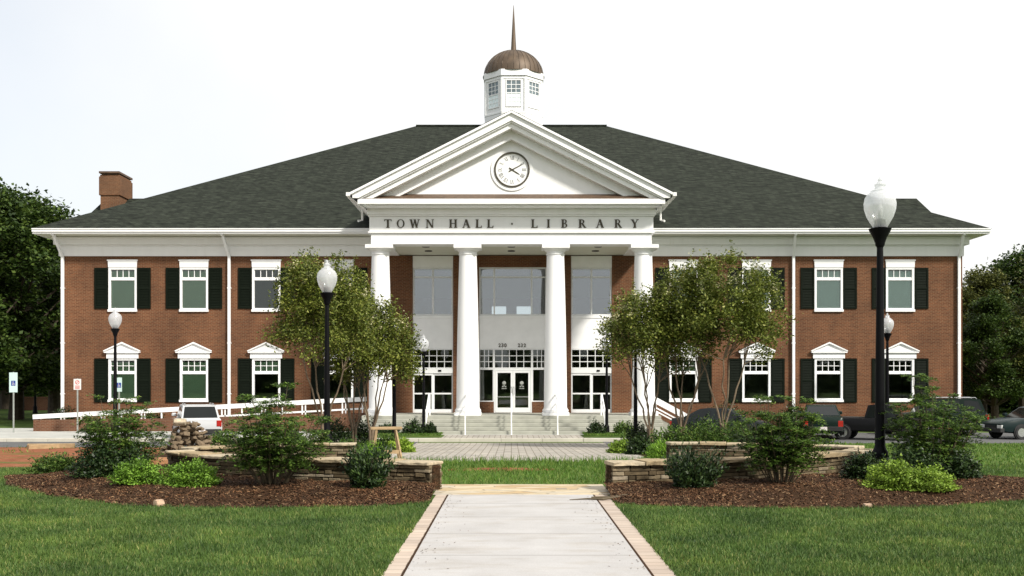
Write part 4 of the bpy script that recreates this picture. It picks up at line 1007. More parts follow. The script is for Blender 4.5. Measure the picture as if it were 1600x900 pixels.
BR = 'low lime green shrubs in the mulch beds'; DK = 'dark evergreen shrubs in the mulch beds'
mound('lime_shrub', 217, 16.9, .80, .36, 41, 5200, 'low bright green shrub at the left of the left pair', -1, 'leaf_bright', BR, .045)
mound('lime_shrub', 299, 16.7, .92, .38, 42, 6200, 'low bright green shrub closest to the left stone wall', -1, 'leaf_bright', BR, .045)
mound('lime_shrub', 1396, 16.3, .80, .42, 43, 5600, 'taller yellow-green shrub below the tall black lamp', 1, 'leaf_lime', BR, .045)
mound('lime_shrub', 1450, 16.2, .86, .34, 44, 5400, 'low yellow-green shrub at the right of the right pair', 1, 'leaf_lime', BR, .045)
mound('evergreen_shrub', 573, 16.4, .98, .64, 45, 4200, 'dark upright evergreen shrub in front of the left wall end', -1, 'leaf_dark', DK, .075, .35, .9)
mound('evergreen_shrub', 1081, 16.3, 1.2, .58, 46, 4600, 'dark upright evergreen shrub in front of the right wall end', 1, 'leaf_dark', DK, .075, .35, .9)
mound('evergreen_shrub', 160, 18.1, 1.0, .50, 47, 5000, 'dark rounded evergreen under the leftmost feathery shrub', -1, 'leaf_dark', DK, .055)
mound('evergreen_shrub', 205, 18.3, .8, .5, 48, 3600, 'dark evergreen between the leftmost feathery shrub and the lime shrub', -1, 'leaf_dark', DK, .055)
mound('evergreen_shrub', 88, 19.8, .95, .34, 49, 4200, 'low spreading dark shrub at the far left of the left bed', -1, 'leaf_nandina', DK, .05)
mound('evergreen_shrub', 1350, 17.6, .66, .44, 50, 3200, 'dark evergreen left of the tall black lamp', 1, 'leaf_dark', DK, .055)
mound('evergreen_shrub', 1500, 17.8, .70, .42, 51, 3400, 'dark evergreen at the right end of the right bed', 1, 'leaf_dark', DK, .055)
mound('evergreen_shrub', 1425, 18.0, 1.1, .55, 52, 4600, 'dark evergreen behind the lime shrub pair', 1, 'leaf_dark', DK, .055)
# beds round the myrtles
SB = 'small shrubs beside the entrance steps'
for px, Y, w, h, m, lab in ((645, 42.6, .85, .55, 'leaf_dark', 'small dark round shrub left of the lamp by the entrance steps'), (671, 42.9, .7, .42, 'leaf_dark', 'small dark low shrub right of the lamp by the entrance steps'),
                            (932, 42.6, .75, .5, 'leaf_dark', 'small dark vase-shaped shrub right of the entrance steps'), (975, 42.6, .95, .5, 'leaf_nandina', 'small green shrub between the two thin lamps right of the steps'),
                            (606, 42.8, .9, .4, 'leaf_dark', 'small dark shrub at the foot of the leftmost column')):
    mound('small_shrub', px, Y, w, h, int(px), 1500, lab, 1, m, SB, .09, .5, .3, z0=PZ + .09)
IB = 'mixed shrubs under the crape myrtles'
inner = [(450, 33.0, 1.3, .7, 'leaf_dark', 'dark mid-sized shrub left of the lamp under the left myrtles'), (525, 36.0, 1.1, .95, 'leaf_dark', 'dark round shrub beside the leftmost myrtle trunk'),
         (567, 37.5, 1.2, .95, 'leaf_dark', 'dark round shrub right of the pale myrtle trunk'), (490, 27.5, 1.2, .5, 'leaf_nandina', 'low green shrub behind the rear left stone wall'),
         (540, 27.0, 1.0, .45, 'leaf_nandina', 'low green shrub near the foot of the left lamp'), (577, 26.0, .9, .42, 'leaf_bright', 'bright grassy shrub left of the wooden sawhorse'),
         (628, 31.5, .8, .4, 'leaf_lime', 'yellow-green shrub behind the wooden sawhorse'), (608, 33.5, .9, .45, 'leaf_nandina', 'green shrub behind the wooden sawhorse'),
         (970, 30.8, .7, .36, 'leaf_lime', 'yellow-green shrub at the corner of the right myrtle bed'), (1001, 29.8, .85, .52, 'leaf_dark', 'dark round shrub near the thin right lamp'),
         (1032, 27.0, .85, .42, 'leaf_bright', 'bright grassy shrub at the left end of the rear right wall'), (1000, 36, 1.3, .8, 'leaf_dark', 'dark shrub at the foot of the rightmost column'),
         (1050, 31.5, 1.4, .75, 'leaf_nandina', 'green shrub between the right myrtle trunks'), (1098, 31, 1.5, .95, 'leaf_nandina', 'green shrub left of the tallest myrtle trunk'),
         (1150, 30.5, 1.6, .95, 'leaf_nandina', 'green shrub right of the tallest myrtle trunk'), (1080, 36.5, 1.6, .95, 'leaf_dark', 'dark shrub by the white stair railing'),
         (1130, 37, 2.2, 1.0, 'leaf_dark', 'dark shrub in front of the car behind the right myrtles'), (1288, 24.0, 1.0, .48, 'leaf_nandina', 'loose green shrub at the right end of the rear right wall'),
         (1325, 24.3, .6, .35, 'leaf_nandina', 'small grassy shrub right of the rear right wall'),
         (1185, 27, 1.3, .65, 'leaf_dark', 'dark shrub behind the right feathery shrub'), (395, 27, 1.3, .6, 'leaf_dark', 'dark shrub behind the left feathery shrub'),
         (345, 33, 1.1, .5, 'leaf_nandina', 'green shrub in front of the white car')]
for i, (px, Y, w, h, m, lab) in enumerate(inner):
    sp = 1.1 if 'grassy' in lab else .2
    mound('small_shrub', px, Y, w, h, 300 + i, 2600, lab, 1, m, IB, .085, .3 if sp > 1 else .5, sp)
for px, Y, w, h, lab in ((395, 49.4, 1.2, 1.0, 'dark shrub against the brick wall below the third left window'), (100, 49.3, 1.4, 1.0, 'dark shrub against the left corner of the brick wall'), (240, 49.4, 1.2, .8, 'dark shrub against the brick wall between the first two left windows'), (1238, 49.2, 1.2, 1.2, 'dark shrub at the foot of the right wing downspout'), (1135, 49.2, 1.6, 1.3, 'dark shrub against the brick wall under the right wing windows')):
    mound('wall_shrub', px, Y, w, h, int(px), 1800, lab, 1, 'leaf_dark', 'shrubs against the brick wings', .1, z0=PZ)

# ------------------------------------------------------------ background trees
def tree_mesh(seed, H, r, nl, lf, m, low=.18):
    rng = random.Random(seed); nr = np.random.default_rng(seed); T = MB(); C = []
    T.tube([(0, 0, 0), (.1, 0, H * .2), (-.05, .1, H * .42), (.1, 0, H * .7), (0, 0, H * .9)], [.035 * H, .026 * H, .02 * H, .011 * H, .003 * H], 9)
    for k in range(46):
        u = rng.uniform(low, 1); a = rng.uniform(0, 6.28); env = r * (math.sin(math.pi * min(1, (u - low) / (1.04 - low)) ** .62) ** .75) * rng.uniform(.45, 1.08)
        p = Vector((env * math.cos(a), env * math.sin(a), H * u)); b = Vector((0, 0, H * max(.12, u - .22)))
        T.tube([b, b.lerp(p, .5) + Vector((0, 0, -.02 * H)), p], [.010 * H, .006 * H, .002 * H], 5)
        C.append((p, rng.uniform(.12, .24) * r + .3))
    cs = np.array([c[0][:] for c in C]); rs = np.array([c[1] for c in C]); w = rs ** 2; w /= w.sum()
    sub = nr.choice(len(C), 420, p=w); sn = nr.normal(size=(420, 3)); sn /= np.linalg.norm(sn, axis=1, keepdims=True)
    sc = cs[sub] + sn * rs[sub][:, None] * nr.uniform(.5, 1.15, 420)[:, None] * np.array([1, 1, .8])
    idx = nr.integers(0, 420, nl); d = nr.normal(size=(nl, 3)); P = sc[idx] + d * np.array([.5, .5, .32]) * (.16 * r)
    return T, leaves(P, lf, .6, nr, .5, .1), m
variants = {}
def bg_tree(kind, px, Y, H, label, rz, sc=1.0):
    grp = 'trees beyond the town hall'
    if kind not in variants:
        seed, h0, r, nl, lf, m = {'oak': (61, 14, 6.0, 48000, .29, 'leaf_tree'), 'tall': (62, 14, 4.4, 36000, .28, 'leaf_tree'), 'olive': (63, 12, 4.6, 36000, .26, 'leaf_tree2')}[kind]
        root = empty({'oak': 'oak_tree', 'tall': 'dark_tree', 'olive': 'olive_green_tree'}[kind], (0, 0, 0), label, 'tree', grp); T, V, m = tree_mesh(seed, h0, r, nl, lf, m)
        T.build('trunk', 'dkbark', root, smooth=True, local=True); quads('crown', V, m, root); variants[kind] = (root, h0); index_kids()
    else:
        root = copy_tree(variants[kind][0])
    s = H / variants[kind][1]; root.location = (X(px, Y), Y, -.55); root.scale = (s, s, s); root.rotation_euler = (0, 0, rz); root['label'] = label; return root
bg_tree('oak', 25, 66, 13.9, 'large dense dark green oak directly left of the brick chimney', .5)
bg_tree('tall', -45, 62, 13.5, 'tall dark tree cut by the left edge of the picture', 1.2)
bg_tree('oak', 85, 78, 13.6, 'dark oak just behind the left corner of the hall', 2.2)
bg_tree('tall', 10, 92, 15, 'dark tree standing far behind the left oaks', 3.0)
bg_tree('olive', 60, 105, 10, 'lower olive green tree far behind the left lamp', .4)
bg_tree('tall', -70, 85, 15, 'dark tree far behind at the left edge', 4.4)
bg_tree('olive', 1535, 72, 9.3, 'olive green tree nearest the right corner of the hall', .9)
bg_tree('oak', 1600, 76, 11.6, 'bright crowned oak at the right edge of the picture', 4.0)
bg_tree('tall', 1555, 64, 7.4, 'small dark tree behind the sedan at right', 2.0)
bg_tree('olive', 1580, 92, 10, 'olive green tree far behind the right trees', 3.3)
bg_tree('olive', 1500, 96, 9.5, 'olive green tree mostly hidden by the right corner of the hall', 5.0)
bg_tree('olive', 1650, 66, 9.8, 'olive tree cut by the right edge of the picture', 2.6)
# undergrowth beneath them and woods behind the viewer, seen in the window glass
def brush(name, xs, ys, hs, nl, lf, m, label, seed):
    nr = np.random.default_rng(seed); P = np.c_[nr.uniform(*xs, nl), nr.uniform(*ys, nl), nr.uniform(0, 1, nl)]
    hh = hs * (.55 + .3 * np.sin(P[:, 0] * .45 + seed) + .25 * np.sin(P[:, 0] * 1.3) + .1 * np.sin(P[:, 0] * 3.7)); P[:, 2] = -.55 + P[:, 2] * np.maximum(hh, .5)
    return tag(quads(name, leaves(P, lf, .6, nr, .4), m), label, 'undergrowth', None, 'stuff')
brush('undergrowth', (31, 75), (80, 88), 6.5, 30000, .6, 'leaf_tree', 'dark leafy undergrowth under the right trees', 5)
brush('undergrowth', (-75, -30), (98, 108), 7, 30000, .6, 'leaf_tree', 'dark leafy undergrowth under the left trees', 6)
brush('woodland', (-80, 80), (-75, -60), 10.5, 30000, 1.5, 'leaf_tree', 'woods across from the town hall reflected in its windows', 7)

# ------------------------------------------------------------ grass and mulch as stuff
def inside(s, x, y):
    yf, yb, h, xa, xb = beds[s]; ax = np.abs(x); sgn = (x * s > 0) & (ax > xa) & (ax < xb)
    f = np.array([yf(v) for v in x]); b = np.array([yb(v) for v in x]); return sgn & (y > f - .02 + .05 * np.sin(x * 9) + .04 * np.sin(x * 23)) & (y < b)
def blades(P, h, w, nr, lean=.5):
    n = len(P); a = nr.uniform(0, 6.28, n); d = np.c_[np.cos(a), np.sin(a), np.zeros(n)]; hh = h * nr.uniform(.5, 1.3, n)
    ln = np.c_[nr.normal(size=(n, 2)) * lean, np.ones(n)]; ln /= np.linalg.norm(ln, axis=1, keepdims=True)
    V = np.empty((n, 4, 3)); ww = (w * nr.uniform(.7, 1.3, n))[:, None]
    V[:, 0] = P - d * ww / 2; V[:, 1] = P + d * ww / 2; T = P + ln * hh[:, None]
    V[:, 2] = T + d * ww * .15; V[:, 3] = T - d * ww * .15; return V
nr = np.random.default_rng(99)
n = 330000; Yr_ = 8.6 + 15 * nr.uniform(0, 1, n) ** 1.25; Xr_ = nr.uniform(-1, 1, n) * Yr_ * .53
k = ~((Xr_ > -1.16) & (Xr_ < 1.48) & (Yr_ < 16.45)) & ~((Xr_ > -1.4) & (Xr_ < 1.7) & (Yr_ < 18.1) & (Yr_ > 16))
k &= ~inside(-1, Xr_, Yr_) & ~inside(1, Xr_, Yr_) & ~((np.abs(Xr_) < 3.4) & (Yr_ > 15.5)) & ~((Xr_ < -7.4) & (Yr_ > 22.2))
P = np.c_[Xr_, Yr_, [g(y) for y in Yr_]][k]
clump = .5 + .5 * np.sin(P[:, 0] * 2.1 + 1.3 * np.sin(P[:, 1] * 1.7)) * np.sin(P[:, 1] * 2.9 + P[:, 0])
V = blades(P, .042, .011, nr); V[:, 2:, 2] += (clump * .012)[:, None]
tag(quads('grass', V, 'grass'), 'mown green lawn grass either side of the walkway', 'grass', None, 'stuff')
n = 16000; y = nr.uniform(18.15, 25.4, n); x = nr.uniform(-3.3, 3.4, n); bare = (np.abs(x + .2) * .8 + np.abs(y - 21.7) * 1.3 < .8 + .35 * np.sin(x * 7)) & (nr.uniform(0, 1, n) > .12)
x, y = x[~bare], y[~bare]; V = blades(np.c_[x, y, [g(v) for v in y]], .085, .016, nr, .6); t = (y > 23.5) & (nr.uniform(0, 1, len(y)) < .25)
V[t, 2:, 2] += .09
tag(quads('wild_grass', V, 'grass_wild'), 'unmown weedy grass between the two stone walls', 'grass', None, 'stuff')
n = 26000; y = nr.uniform(20, 40, n); x = nr.uniform(6.5, 24, n); k = ~inside(1, x, y) & ~((x < 9) & (y > 23.4)); x, y = x[k], y[k]
tag(quads('lawn_grass', blades(np.c_[x, y, [g(v) for v in y]], .07, .03, nr), 'grass_wild'), 'bright lawn grass between the right bed and the parked cars', 'grass', None, 'stuff')
n = 5000; y = nr.uniform(22.5, 36, n); x = nr.uniform(-26, -8, n); k = np.sin(x * 1.1) + np.sin(y * 1.4 + x * .3) > .7; x, y = x[k], y[k]
tag(quads('weeds', blades(np.c_[x, y, [g(v) for v in y]], .1, .03, nr, .8), 'grass_wild'), 'sparse weeds growing on the bare red clay', 'weeds', None, 'stuff')
n = 7000; x = np.r_[nr.uniform(-6.9, -2.8, n // 2), nr.uniform(2.9, 5.4, n // 2)]; y = nr.uniform(41.6, 43.5, n)
tag(quads('patch_grass', blades(np.c_[x, y, np.full(n, PZ + .09)], .07, .03, nr), 'grass_wild'), 'short grass on the patches beside the steps', 'grass', None, 'stuff')
for s in (-1, 1):
    yf, yb, h, xa, xb = beds[s]; n = 30000; x = s * nr.uniform(xa, xb, n); u = nr.uniform(-.015, 1, n) ; 
    f = np.array([yf(v) for v in x]); b = np.minimum(np.array([yb(v) for v in x]), f + 6); y = f + (b - f) * u
    y = y + nr.normal(size=n) * .02
    P = np.c_[x, y, [g(q) + .012 + h(p, max(q, yf(p))) for p, q in zip(x, y)]]
    V = leaves(P, .062, .28, nr, 1.1); V[:, :, 2] += .006
    tag(quads('bark_mulch', V, 'mulch_chip'), 'brown bark mulch covering the %s bed' % ('left' if s < 0 else 'right'), 'mulch', None, 'stuff')

n = 170; y = nr.uniform(9, 16.2, n); e = np.abs(nr.normal(size=n)) * .16; x = np.where(nr.uniform(0, 1, n) < .5, -.97 + e, 1.26 - e)
V = leaves(np.c_[x, y, np.full(n, .018)], .03, .4, nr, 3); V[:, :, 2] = np.maximum(V[:, :, 2], .014)
tag(quads('leaf_litter', V, 'mulch_chip'), 'scattered bark and leaf bits along the walkway edges', 'litter', None, 'stuff')
# ------------------------------------------------------------ rocks, sawhorse, lumber, twigs
def rock(name, m, loc, size, seed, label, cat='stone', group=None):
    import bmesh
    rng = random.Random(seed); bm = bmesh.new(); bmesh.ops.create_icosphere(bm, subdivisions=2 if size[0] < .1 or m != 'rock' else 1, radius=1)
    ph = [rng.uniform(0, 6) for _ in range(6)]
    for v in bm.verts:
        c = v.co; kx = 1 + .16 * math.sin(3 * c.x + ph[0]) + .14 * math.sin(4 * c.y + ph[1]) + .12 * math.sin(5 * c.z + ph[2])
        q = c * kx; q = Vector([max(-.72, min(.72, t)) for t in q]); v.co = Vector((q.x * size[0], q.y * size[1], q.z * size[2]))
    me = bpy.data.meshes.new(name); bm.to_mesh(me); bm.free(); me.materials.append(M[m])
    o = bpy.data.objects.new(name, me); col.objects.link(o); o.location = loc; o.rotation_euler = (rng.uniform(-.7, .7) if m == 'rock' else 0, rng.uniform(-.7, .7) if m == 'rock' else 0, rng.uniform(0, 6)); return tag(o, label, cat, group)
rng = random.Random(5); pX, pY = X(296, 30), 30; gz = g(30); k = 0
for lay in range(7):
    rad = .80 * (1 - lay / 8.5) ** .8; nn = max(4, int(24 * rad))
    for i in range(nn):
        a = 2 * math.pi * i / nn + lay * .6 + rng.uniform(-.12, .12); q = rad * (rng.uniform(.78, 1.02) if i % 3 else rng.uniform(.2, .7))
        rock('field_stone', 'rock', (pX + q * math.cos(a), pY + q * .75 * math.sin(a), gz + .08 + lay * .128), (rng.uniform(.10, .21), rng.uniform(.08, .14), rng.uniform(.06, .12)), k, 'brown building stone in the heap beside the white car', 'stone', 'stones heaped beside the white car'); k += 1
rock('field_stone', 'cap', (X(281, 29.7), 29.7, gz + .92), (.24, .18, .15), 77, 'pale rounded stone on top of the stone heap', 'stone')
rock('pale_stone', 'pinkrock', (X(249, 15.0), 15.0, .03), (.10, .08, .085), 70, 'pinkish stone at the front edge of the left mulch bed')
rock('pale_stone', 'pinkrock', (X(1355, 14.8), 14.8, .03), (.09, .07, .04), 71, 'flat tan stone at the front edge of the right mulch bed')
for i, (px, Y, lab) in enumerate(((262, 22.6, 'orange clay block lying nearer the left stone wall'), (247, 23.4, 'orange clay block lying farther from the left stone wall'))):
    b = MB().box(-.2, .2, -.1, .1, 0, .17); o = b.build('clay_block', plain('clay block', (.36, .17, .08), .9, .2, 4), None, bevel=.01, local=True); o.location = (X(px, Y), Y, g(Y)); o.rotation_euler = (0, 0, .3 + i); tag(o, lab, 'block')
for i, (px, Y, L, rz, lab) in enumerate(((80, 35.5, 1.5, .1, 'pale lumber board lying on the red clay near the drive'), (68, 34.6, 1.0, .8, 'short orange board lying askew on the red clay'))):
    o = MB().box(-L / 2, L / 2, -.08, .08, 0, .15).build('lumber_board', 'wood', None, bevel=.01, local=True); o.location = (X(px, Y), Y, g(Y)); o.rotation_euler = (0, 0, rz); tag(o, lab, 'board')
# sawhorse
sh = empty('sawhorse', (X(603, 26.6), 26.6, g(26.6)), 'small wooden sawhorse standing behind the left wall end', 'sawhorse', rz=R(14)); hs = .82
MB().box(-.40, .40, -.09, .09, hs - .07, hs).build('beam', 'wood', sh, local=True, bevel=.008)
for sx_ in (-1, 1):
    for sy_ in (-1, 1): MB().bar((sx_ * .36, sy_ * .27, 0), (sx_ * .24, sy_ * .05, hs - .07), .045, .045).build('leg', 'wood', sh, local=True)
MB().bar((-.32, -.2, .2), (.32, -.2, .2), .04, .09).build('brace', 'wood', sh, local=True)
for i, (x0, y0, pts) in enumerate(((0, 0, [(1.62, 15.75, .05), (1.35, 15.62, .03), (1.12, 15.66, .03), (.86, 15.58, .025)]), (0, 0, [(1.75, 15.9, .06), (1.45, 15.85, .035), (1.2, 15.84, .03)]))):
    tag(MB().tube(pts, [.016, .02, .014, .006][:len(pts)], 6).build('fallen_twig', 'stem', None), ('longer' if i == 0 else 'shorter') + ' brown twig lying across the right border of the walkway', 'twig')

# ------------------------------------------------------------ signs
def sign(px, Y, z0, z1, w, ph, mat_, label, kind):
    x = X(px, Y); zg = PZ; root = empty('road_sign', (x, Y, zg), label, 'sign')
    MB().box(x - .03, x + .03, Y, Y + .03, zg, z1 + .02).build('post', 'metal', root)
    p = MB().box(x - w / 2, x + w / 2, Y - .012, Y - .002, z0, z1).build('panel', mat_, root)
    if kind == 'blue':
        c = z0 + (z1 - z0) * .46
        MB().box(x - .095, x + .095, Y - .016, Y - .0125, c - .11, c + .11).build('symbol', 'blue', p)
        s = MB(); s.lathe([(.001, 0), (.018, .018), (.001, .036)], 8); s.v = [(a + x - .01, b * .1 + Y - .018, q + c + .05) for a, b, q in s.v]
        for q in ring(x + .005, c - .035, .05, .05, .036, .036, 150, 400, 10): s.prism(q, Y - .019, Y - .0165)
        s.box(x - .016, x, Y - .0195, Y - .0165, c - .02, c + .048).box(x - .001, x + .045, Y - .019, Y - .0165, c - .03, c - .015); s.build('symbol', 'signwhite', p)
    else:
        s = MB()
        for q in ring(x, z0 + (z1 - z0) * .68, .09, .09, .065, .065): s.prism(q, Y - .016, Y - .0125)
        s.prism(st(x - .06, z0 + (z1 - z0) * .68 - .06, x + .06, z0 + (z1 - z0) * .68 + .06, .03), Y - .0165, Y - .0125)
        for i in range(3): s.box(x - .1, x + .1, Y - .016, Y - .0125, z0 + .05 + i * .05, z0 + .075 + i * .05)
        s.build('symbol', 'signred', p)
sign(21, 46, Z(613, 46), Z(582, 46), .36, 0, 'signpale', 'pale accessible parking sign with blue square, leftmost by the pavement', 'blue')
sign(186, 46.6, Z(612, 46.6), Z(590, 46.6), .26, 0, 'signpale', 'pale accessible parking sign with blue square, behind the ramp lamp', 'blue')
sign(121, 45.5, Z(609, 45.5), Z(592, 45.5), .32, 0, 'signwhite', 'small white and red no-parking sign in front of the ramp wall', 'red')

# ------------------------------------------------------------ vehicles (front towards +x)
def car(name, kind, paint, label, loc, rz, sc=1.0, cat='car'):
    root = empty(name, loc, label, cat, 'parked cars', rz); root.scale = (sc,) * 3
    pm = plain(name + ' paint', paint, .3, .06, 1.5, coat=0, spec=.12)
    S = {  # stations: x, bottom, top, half width ; greenhouse: (x base front, x roof front, x roof rear, x base rear), roof z
        'sedan': ([(-2.25, .45, .80, .70), (-2.15, .30, .92, .80), (-1.6, .24, .97, .85), (-.6, .22, .95, .86), (.6, .22, .93, .86), (1.3, .24, .88, .85), (1.95, .28, .78, .80), (2.2, .38, .66, .70)], (1.05, .35, -.95, -1.65), 1.38),
        'wagon': ([(-2.05, .45, .90, .70), (-1.98, .30, .96, .80), (-1.5, .24, .97, .83), (0, .22, .95, .84), (1.0, .24, .92, .83), (1.7, .28, .82, .79), (1.98, .38, .70, .70)], (1.0, .35, -1.55, -1.95), 1.46),
        'suv': ([(-2.3, .55, 1.05, .80), (-2.22, .42, 1.12, .88), (-1.4, .38, 1.13, .92), (0, .38, 1.12, .92), (1.1, .38, 1.10, .92), (1.9, .42, 1.02, .88), (2.25, .5, .90, .80)], (1.05, .55, -1.95, -2.2), 1.80),
        'pickup': ([(-2.5, .55, .98, .82), (-2.44, .45, 1.02, .88), (-1.4, .40, 1.03, .90), (-.55, .38, 1.03, .90), (1.2, .38, 1.03, .90), (2.0, .42, .95, .88), (2.4, .5, .84, .80)], (1.15, .6, -.35, -.5), 1.66)}[kind]
    st_, gh, rz_ = S; v = []; f = []; prof = lambda w, b, t: [(.80 * w, b), (.97 * w, b + .10 * (t - b)), (w, b + .42 * (t - b)), (.985 * w, b + .72 * (t - b)), (.93 * w, b + .95 * (t - b)), (.84 * w, t)]
    m_ = 12
    for x, b, t, w in st_:
        p = prof(w, b, t); v += [(x, y, z) for y, z in p] + [(x, -y, z) for y, z in reversed(p)]
    for i in range(len(st_) - 1):
        for k in range(m_): f.append((i * m_ + k, i * m_ + (k + 1) % m_, (i + 1) * m_ + (k + 1) % m_, (i + 1) * m_ + k))
    f += [tuple(range(m_ - 1, -1, -1)), tuple(range((len(st_) - 1) * m_, len(st_) * m_))]
    body = MB().add(v, f); zt = lambda x: float(np.interp(x, [s[0] for s in st_], [s[2] for s in st_])); wd = lambda x: float(np.interp(x, [s[0] for s in st_], [s[3] for s in st_]))
    xf, rf_, rr, xr = gh; wb = .84 * wd(0); wt = .68 * wd(0) if kind in ('sedan',) else .74 * wd(0)
    zf, zr = zt(xf) - .01, zt(xr) - .01
    G = [(xf, wb, zf), (rf_, wt, rz_ - .04), (rf_ - .25, wt, rz_), (rr + .25, wt, rz_), (rr, wt, rz_ - .04), (xr, wb, zr)]
    vv = [(x, y, z) for x, y, z in G] + [(x, -y, z) for x, y, z in G]
    body.add(vv, [(i, i + 6, i + 7, i + 1) for i in range(5)] + [(0, 1, 2, 3, 4, 5), (11, 10, 9, 8, 7, 6), (5, 11, 6, 0)])
    if kind == 'pickup':
        pass
    bo = body.build('body', pm, root, smooth=True, bevel=0, local=True)
    def pane(name, q, off):
        q = [Vector(p) for p in q]; n_ = (q[1] - q[0]).cross(q[2] - q[0]).normalized()
        c = sum(q, Vector()) / len(q)
        if n_.dot(c - Vector((0, 0, .9))) < 0: n_ = -n_
        MB().add([p + n_ * off for p in q], [tuple(range(len(q)))]).build(name, 'car_glass', bo, local=True)
    ip = lambda a, b, t: tuple(a[i] + (b[i] - a[i]) * t for i in range(3))
    def inset(q, e):
        c = [sum(p[i] for p in q) / len(q) for i in range(3)]; return [ip(p, c, e) for p in q]
    mir = lambda p: (p[0], -p[1], p[2])
    pane('windscreen', inset([G[0], mir(G[0]), mir(G[1]), G[1]], .09), .006)
    pane('rear_window', inset([G[5], mir(G[5]), mir(G[4]), G[4]], .10), .006)
    nside = {'sedan': 2, 'wagon': 3, 'suv': 3, 'pickup': 1}[kind]
    for sgn in (1, -1):
        lo0, lo1, hi0, hi1 = G[0], G[5], (G[1][0] - .05, G[1][1], rz_ - .06), (G[4][0] + .05, G[4][1], rz_ - .06)
        for i in range(nside):
            a, b = i / nside + .03, (i + 1) / nside - .03
            q = [ip(lo0, lo1, a + (.03 if i == 0 else 0)), ip(lo0, lo1, b), ip(hi0, hi1, b), ip(hi0, hi1, a)]; q = [(x, y * sgn, z) for x, y, z in inset(q, .08)]
            pane('side_window', q, .007)
    wr = {'sedan': .30, 'wagon': .29, 'suv': .36, 'pickup': .35}[kind]
    wx = {'sedan': (1.35, -1.3), 'wagon': (1.25, -1.2), 'suv': (1.35, -1.35), 'pickup': (1.55, -1.45)}[kind]
    for x in wx:
        for sgn in (1, -1):
            y = sgn * (wd(x) - .07)
            t = MB().lathe([(wr * .6, -.09), (wr * .93, -.1), (wr, -.07), (wr, .07), (wr * .93, .1), (wr * .6, .09)], 24); t.v = [(a + x, c + y, b + wr) for a, b, c in t.v]
            w_ = t.build('wheel', 'dark', root, smooth=True, local=True)
            t = MB().lathe([(.03, .0), (wr * .3, .02), (wr * .55, .0), (wr * .62, .02)], 18); t.v = [(a + x, y + sgn * (.075 + c), b + wr) for a, b, c in t.v]; t.build('rim', 'chrome', w_, smooth=True, local=True)
            t = MB().lathe([(.01, 0), (wr * 1.14, 0), (wr * 1.14, .012), (.01, .012)], 24); t.v = [(a + x, sgn * (wd(x) - .012) + sgn * c, b + wr + .02) for a, b, c in t.v]; t.build('wheel_arch', 'dark', bo, local=True)
    xe0, xe1 = st_[0][0], st_[-1][0]; wbump = st_[0][3]
    bm_ = 'chrome' if kind == 'pickup' else 'dark'; bh = st_[0][1]
    MB().box(xe0 - .12, xe0 + .12, -wbump - .05, wbump + .05, bh - .08, bh + .10).build('bumper', bm_, root, local=True, bevel=.02)
    MB().box(xe1 - .12, xe1 + .1, -wbump - .05, wbump + .05, st_[-1][1] - .08, st_[-1][1] + .10).build('bumper', bm_, root, local=True, bevel=.02)
    for sgn in (1, -1):
        y = sgn * (wbump - .14); z = st_[-1][2] - .12
        MB().box(xe1 - .12, xe1 + .012, y - .15, y + .15, z - .07, z + .07).build('headlight', 'lens_clear', bo, local=True, bevel=.01)
        z = st_[0][2] - .10; y = sgn * (wbump - .03)
        MB().box(xe0 - .012, xe0 + .15, y - .10, y + .09, z - .16, z + .08).build('taillight', 'lens_red', bo, local=True, bevel=.01)
        MB().box(xf - .25, xf - .08, sgn * wd(xf) - .02 * sgn - .09, sgn * wd(xf) - .02 * sgn + .09, zf + .06, zf + .2).build('mirror', pm, bo, local=True, bevel=.03)
    MB().box(xe0 - .130, xe0 - .121, -.16, .16, bh - .05, bh + .09).build('number_plate', 'signwhite', root, local=True)
    MB().box(xe1 - .01, xe1 + .012, -.35, .35, st_[-1][2] - .19, st_[-1][2] - .06).build('grille', 'dark', bo, local=True)
    if kind == 'pickup':
        MB().box(-2.35, -.62, -.72, .72, 1.0, 1.045).build('bed_cover', 'dark', bo, local=True)
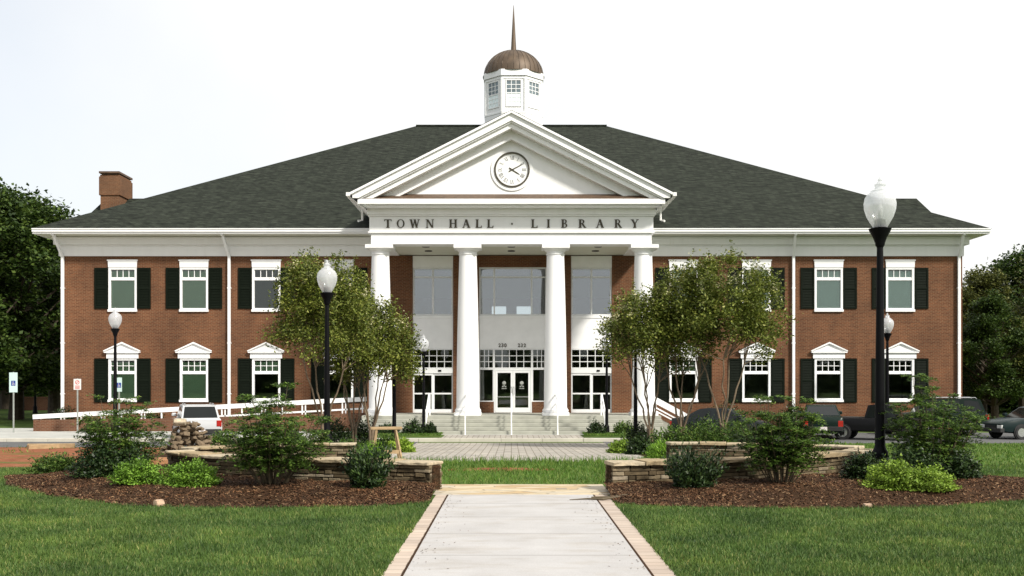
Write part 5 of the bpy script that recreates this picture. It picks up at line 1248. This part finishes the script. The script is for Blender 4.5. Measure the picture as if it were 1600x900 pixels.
    if kind in ('wagon', 'suv'):
        for sgn in (1, -1): MB().tube([(rr + .15, sgn * wt * .85, rz_ - .01), (rr + .2, sgn * wt * .85, rz_ + .05), (rf_ - .2, sgn * wt * .85, rz_ + .05), (rf_ - .15, sgn * wt * .85, rz_ - .01)], .018, 6).build('roof_rail', 'chrome', bo, local=True)
    return root
RZg = -.543
car('station_wagon', 'wagon', (.50, .51, .52), 'white station wagon seen from behind beside the stone heap', (X(307, 42.2), 42.2, RZg - .03), R(111), 1.0)
car('sedan', 'sedan', (.012, .022, .018), 'dark green sedan seen from behind, next to the right feathery shrub', (X(1282, 44.2), 44.2, RZg), R(76), 1.0)
car('pickup_truck', 'pickup', (.010, .010, .011), 'black pickup facing right beside the tall lamp pole', (X(1372, 42.6), 42.6, RZg), R(-28), .86, 'pickup truck')
car('sport_utility_vehicle', 'suv', (.010, .018, .014), 'large dark green sport utility vehicle behind the rightmost feathery shrub', (X(1461, 46.6), 46.6, RZg), R(168), .89)
car('sedan', 'sedan', (.012, .022, .022), 'dark green sedan cut by the right edge of the picture', (X(1618, 43.6), 43.6, RZg), R(192), .95)
car('sedan', 'sedan', (.02, .024, .026), 'dark sedan mostly hidden behind the right crape myrtles', (X(1128, 44.5), 44.5, RZg - .05), R(-20), .92)

# ------------------------------------------------------------ far left buildings
ho = empty('house', (X(5, 110), 110, -.55), 'pale house half hidden under the trees at the left edge', 'house')
hx, hy = X(5, 110), 110
MB().box(hx - 7, hx + 1.2, hy, hy + 8, -.5, 2.6).build('wall', 'signpale', ho); MB().prism([(hx - 7.5, 2.6), (hx + 1.7, 2.6), (hx - 2.9, 5)], hy - .4, hy + 8.4).build('roof', 'shingle', ho)
for dx in (-1.4, .1): MB().box(hx + dx - .5, hx + dx + .5, hy - .03, hy + .05, .7, 2.0).build('window', 'car_glass', ho)
bw = MB().box(X(28, 88), X(92, 88), 88, 88.4, -.6, Z(622, 88)).box(X(27, 88), X(93, 88), 87.95, 88.45, Z(622, 88), Z(622, 88) + .1).build('garden_wall', 'low_brick', None)
tag(bw, 'low red brick wall beneath the dark trees left of the hall', 'wall')
for o in bpy.data.objects:
    if o.type == 'MESH' and o.parent is None and 'label' not in o: print('UNLABELLED', o.name)
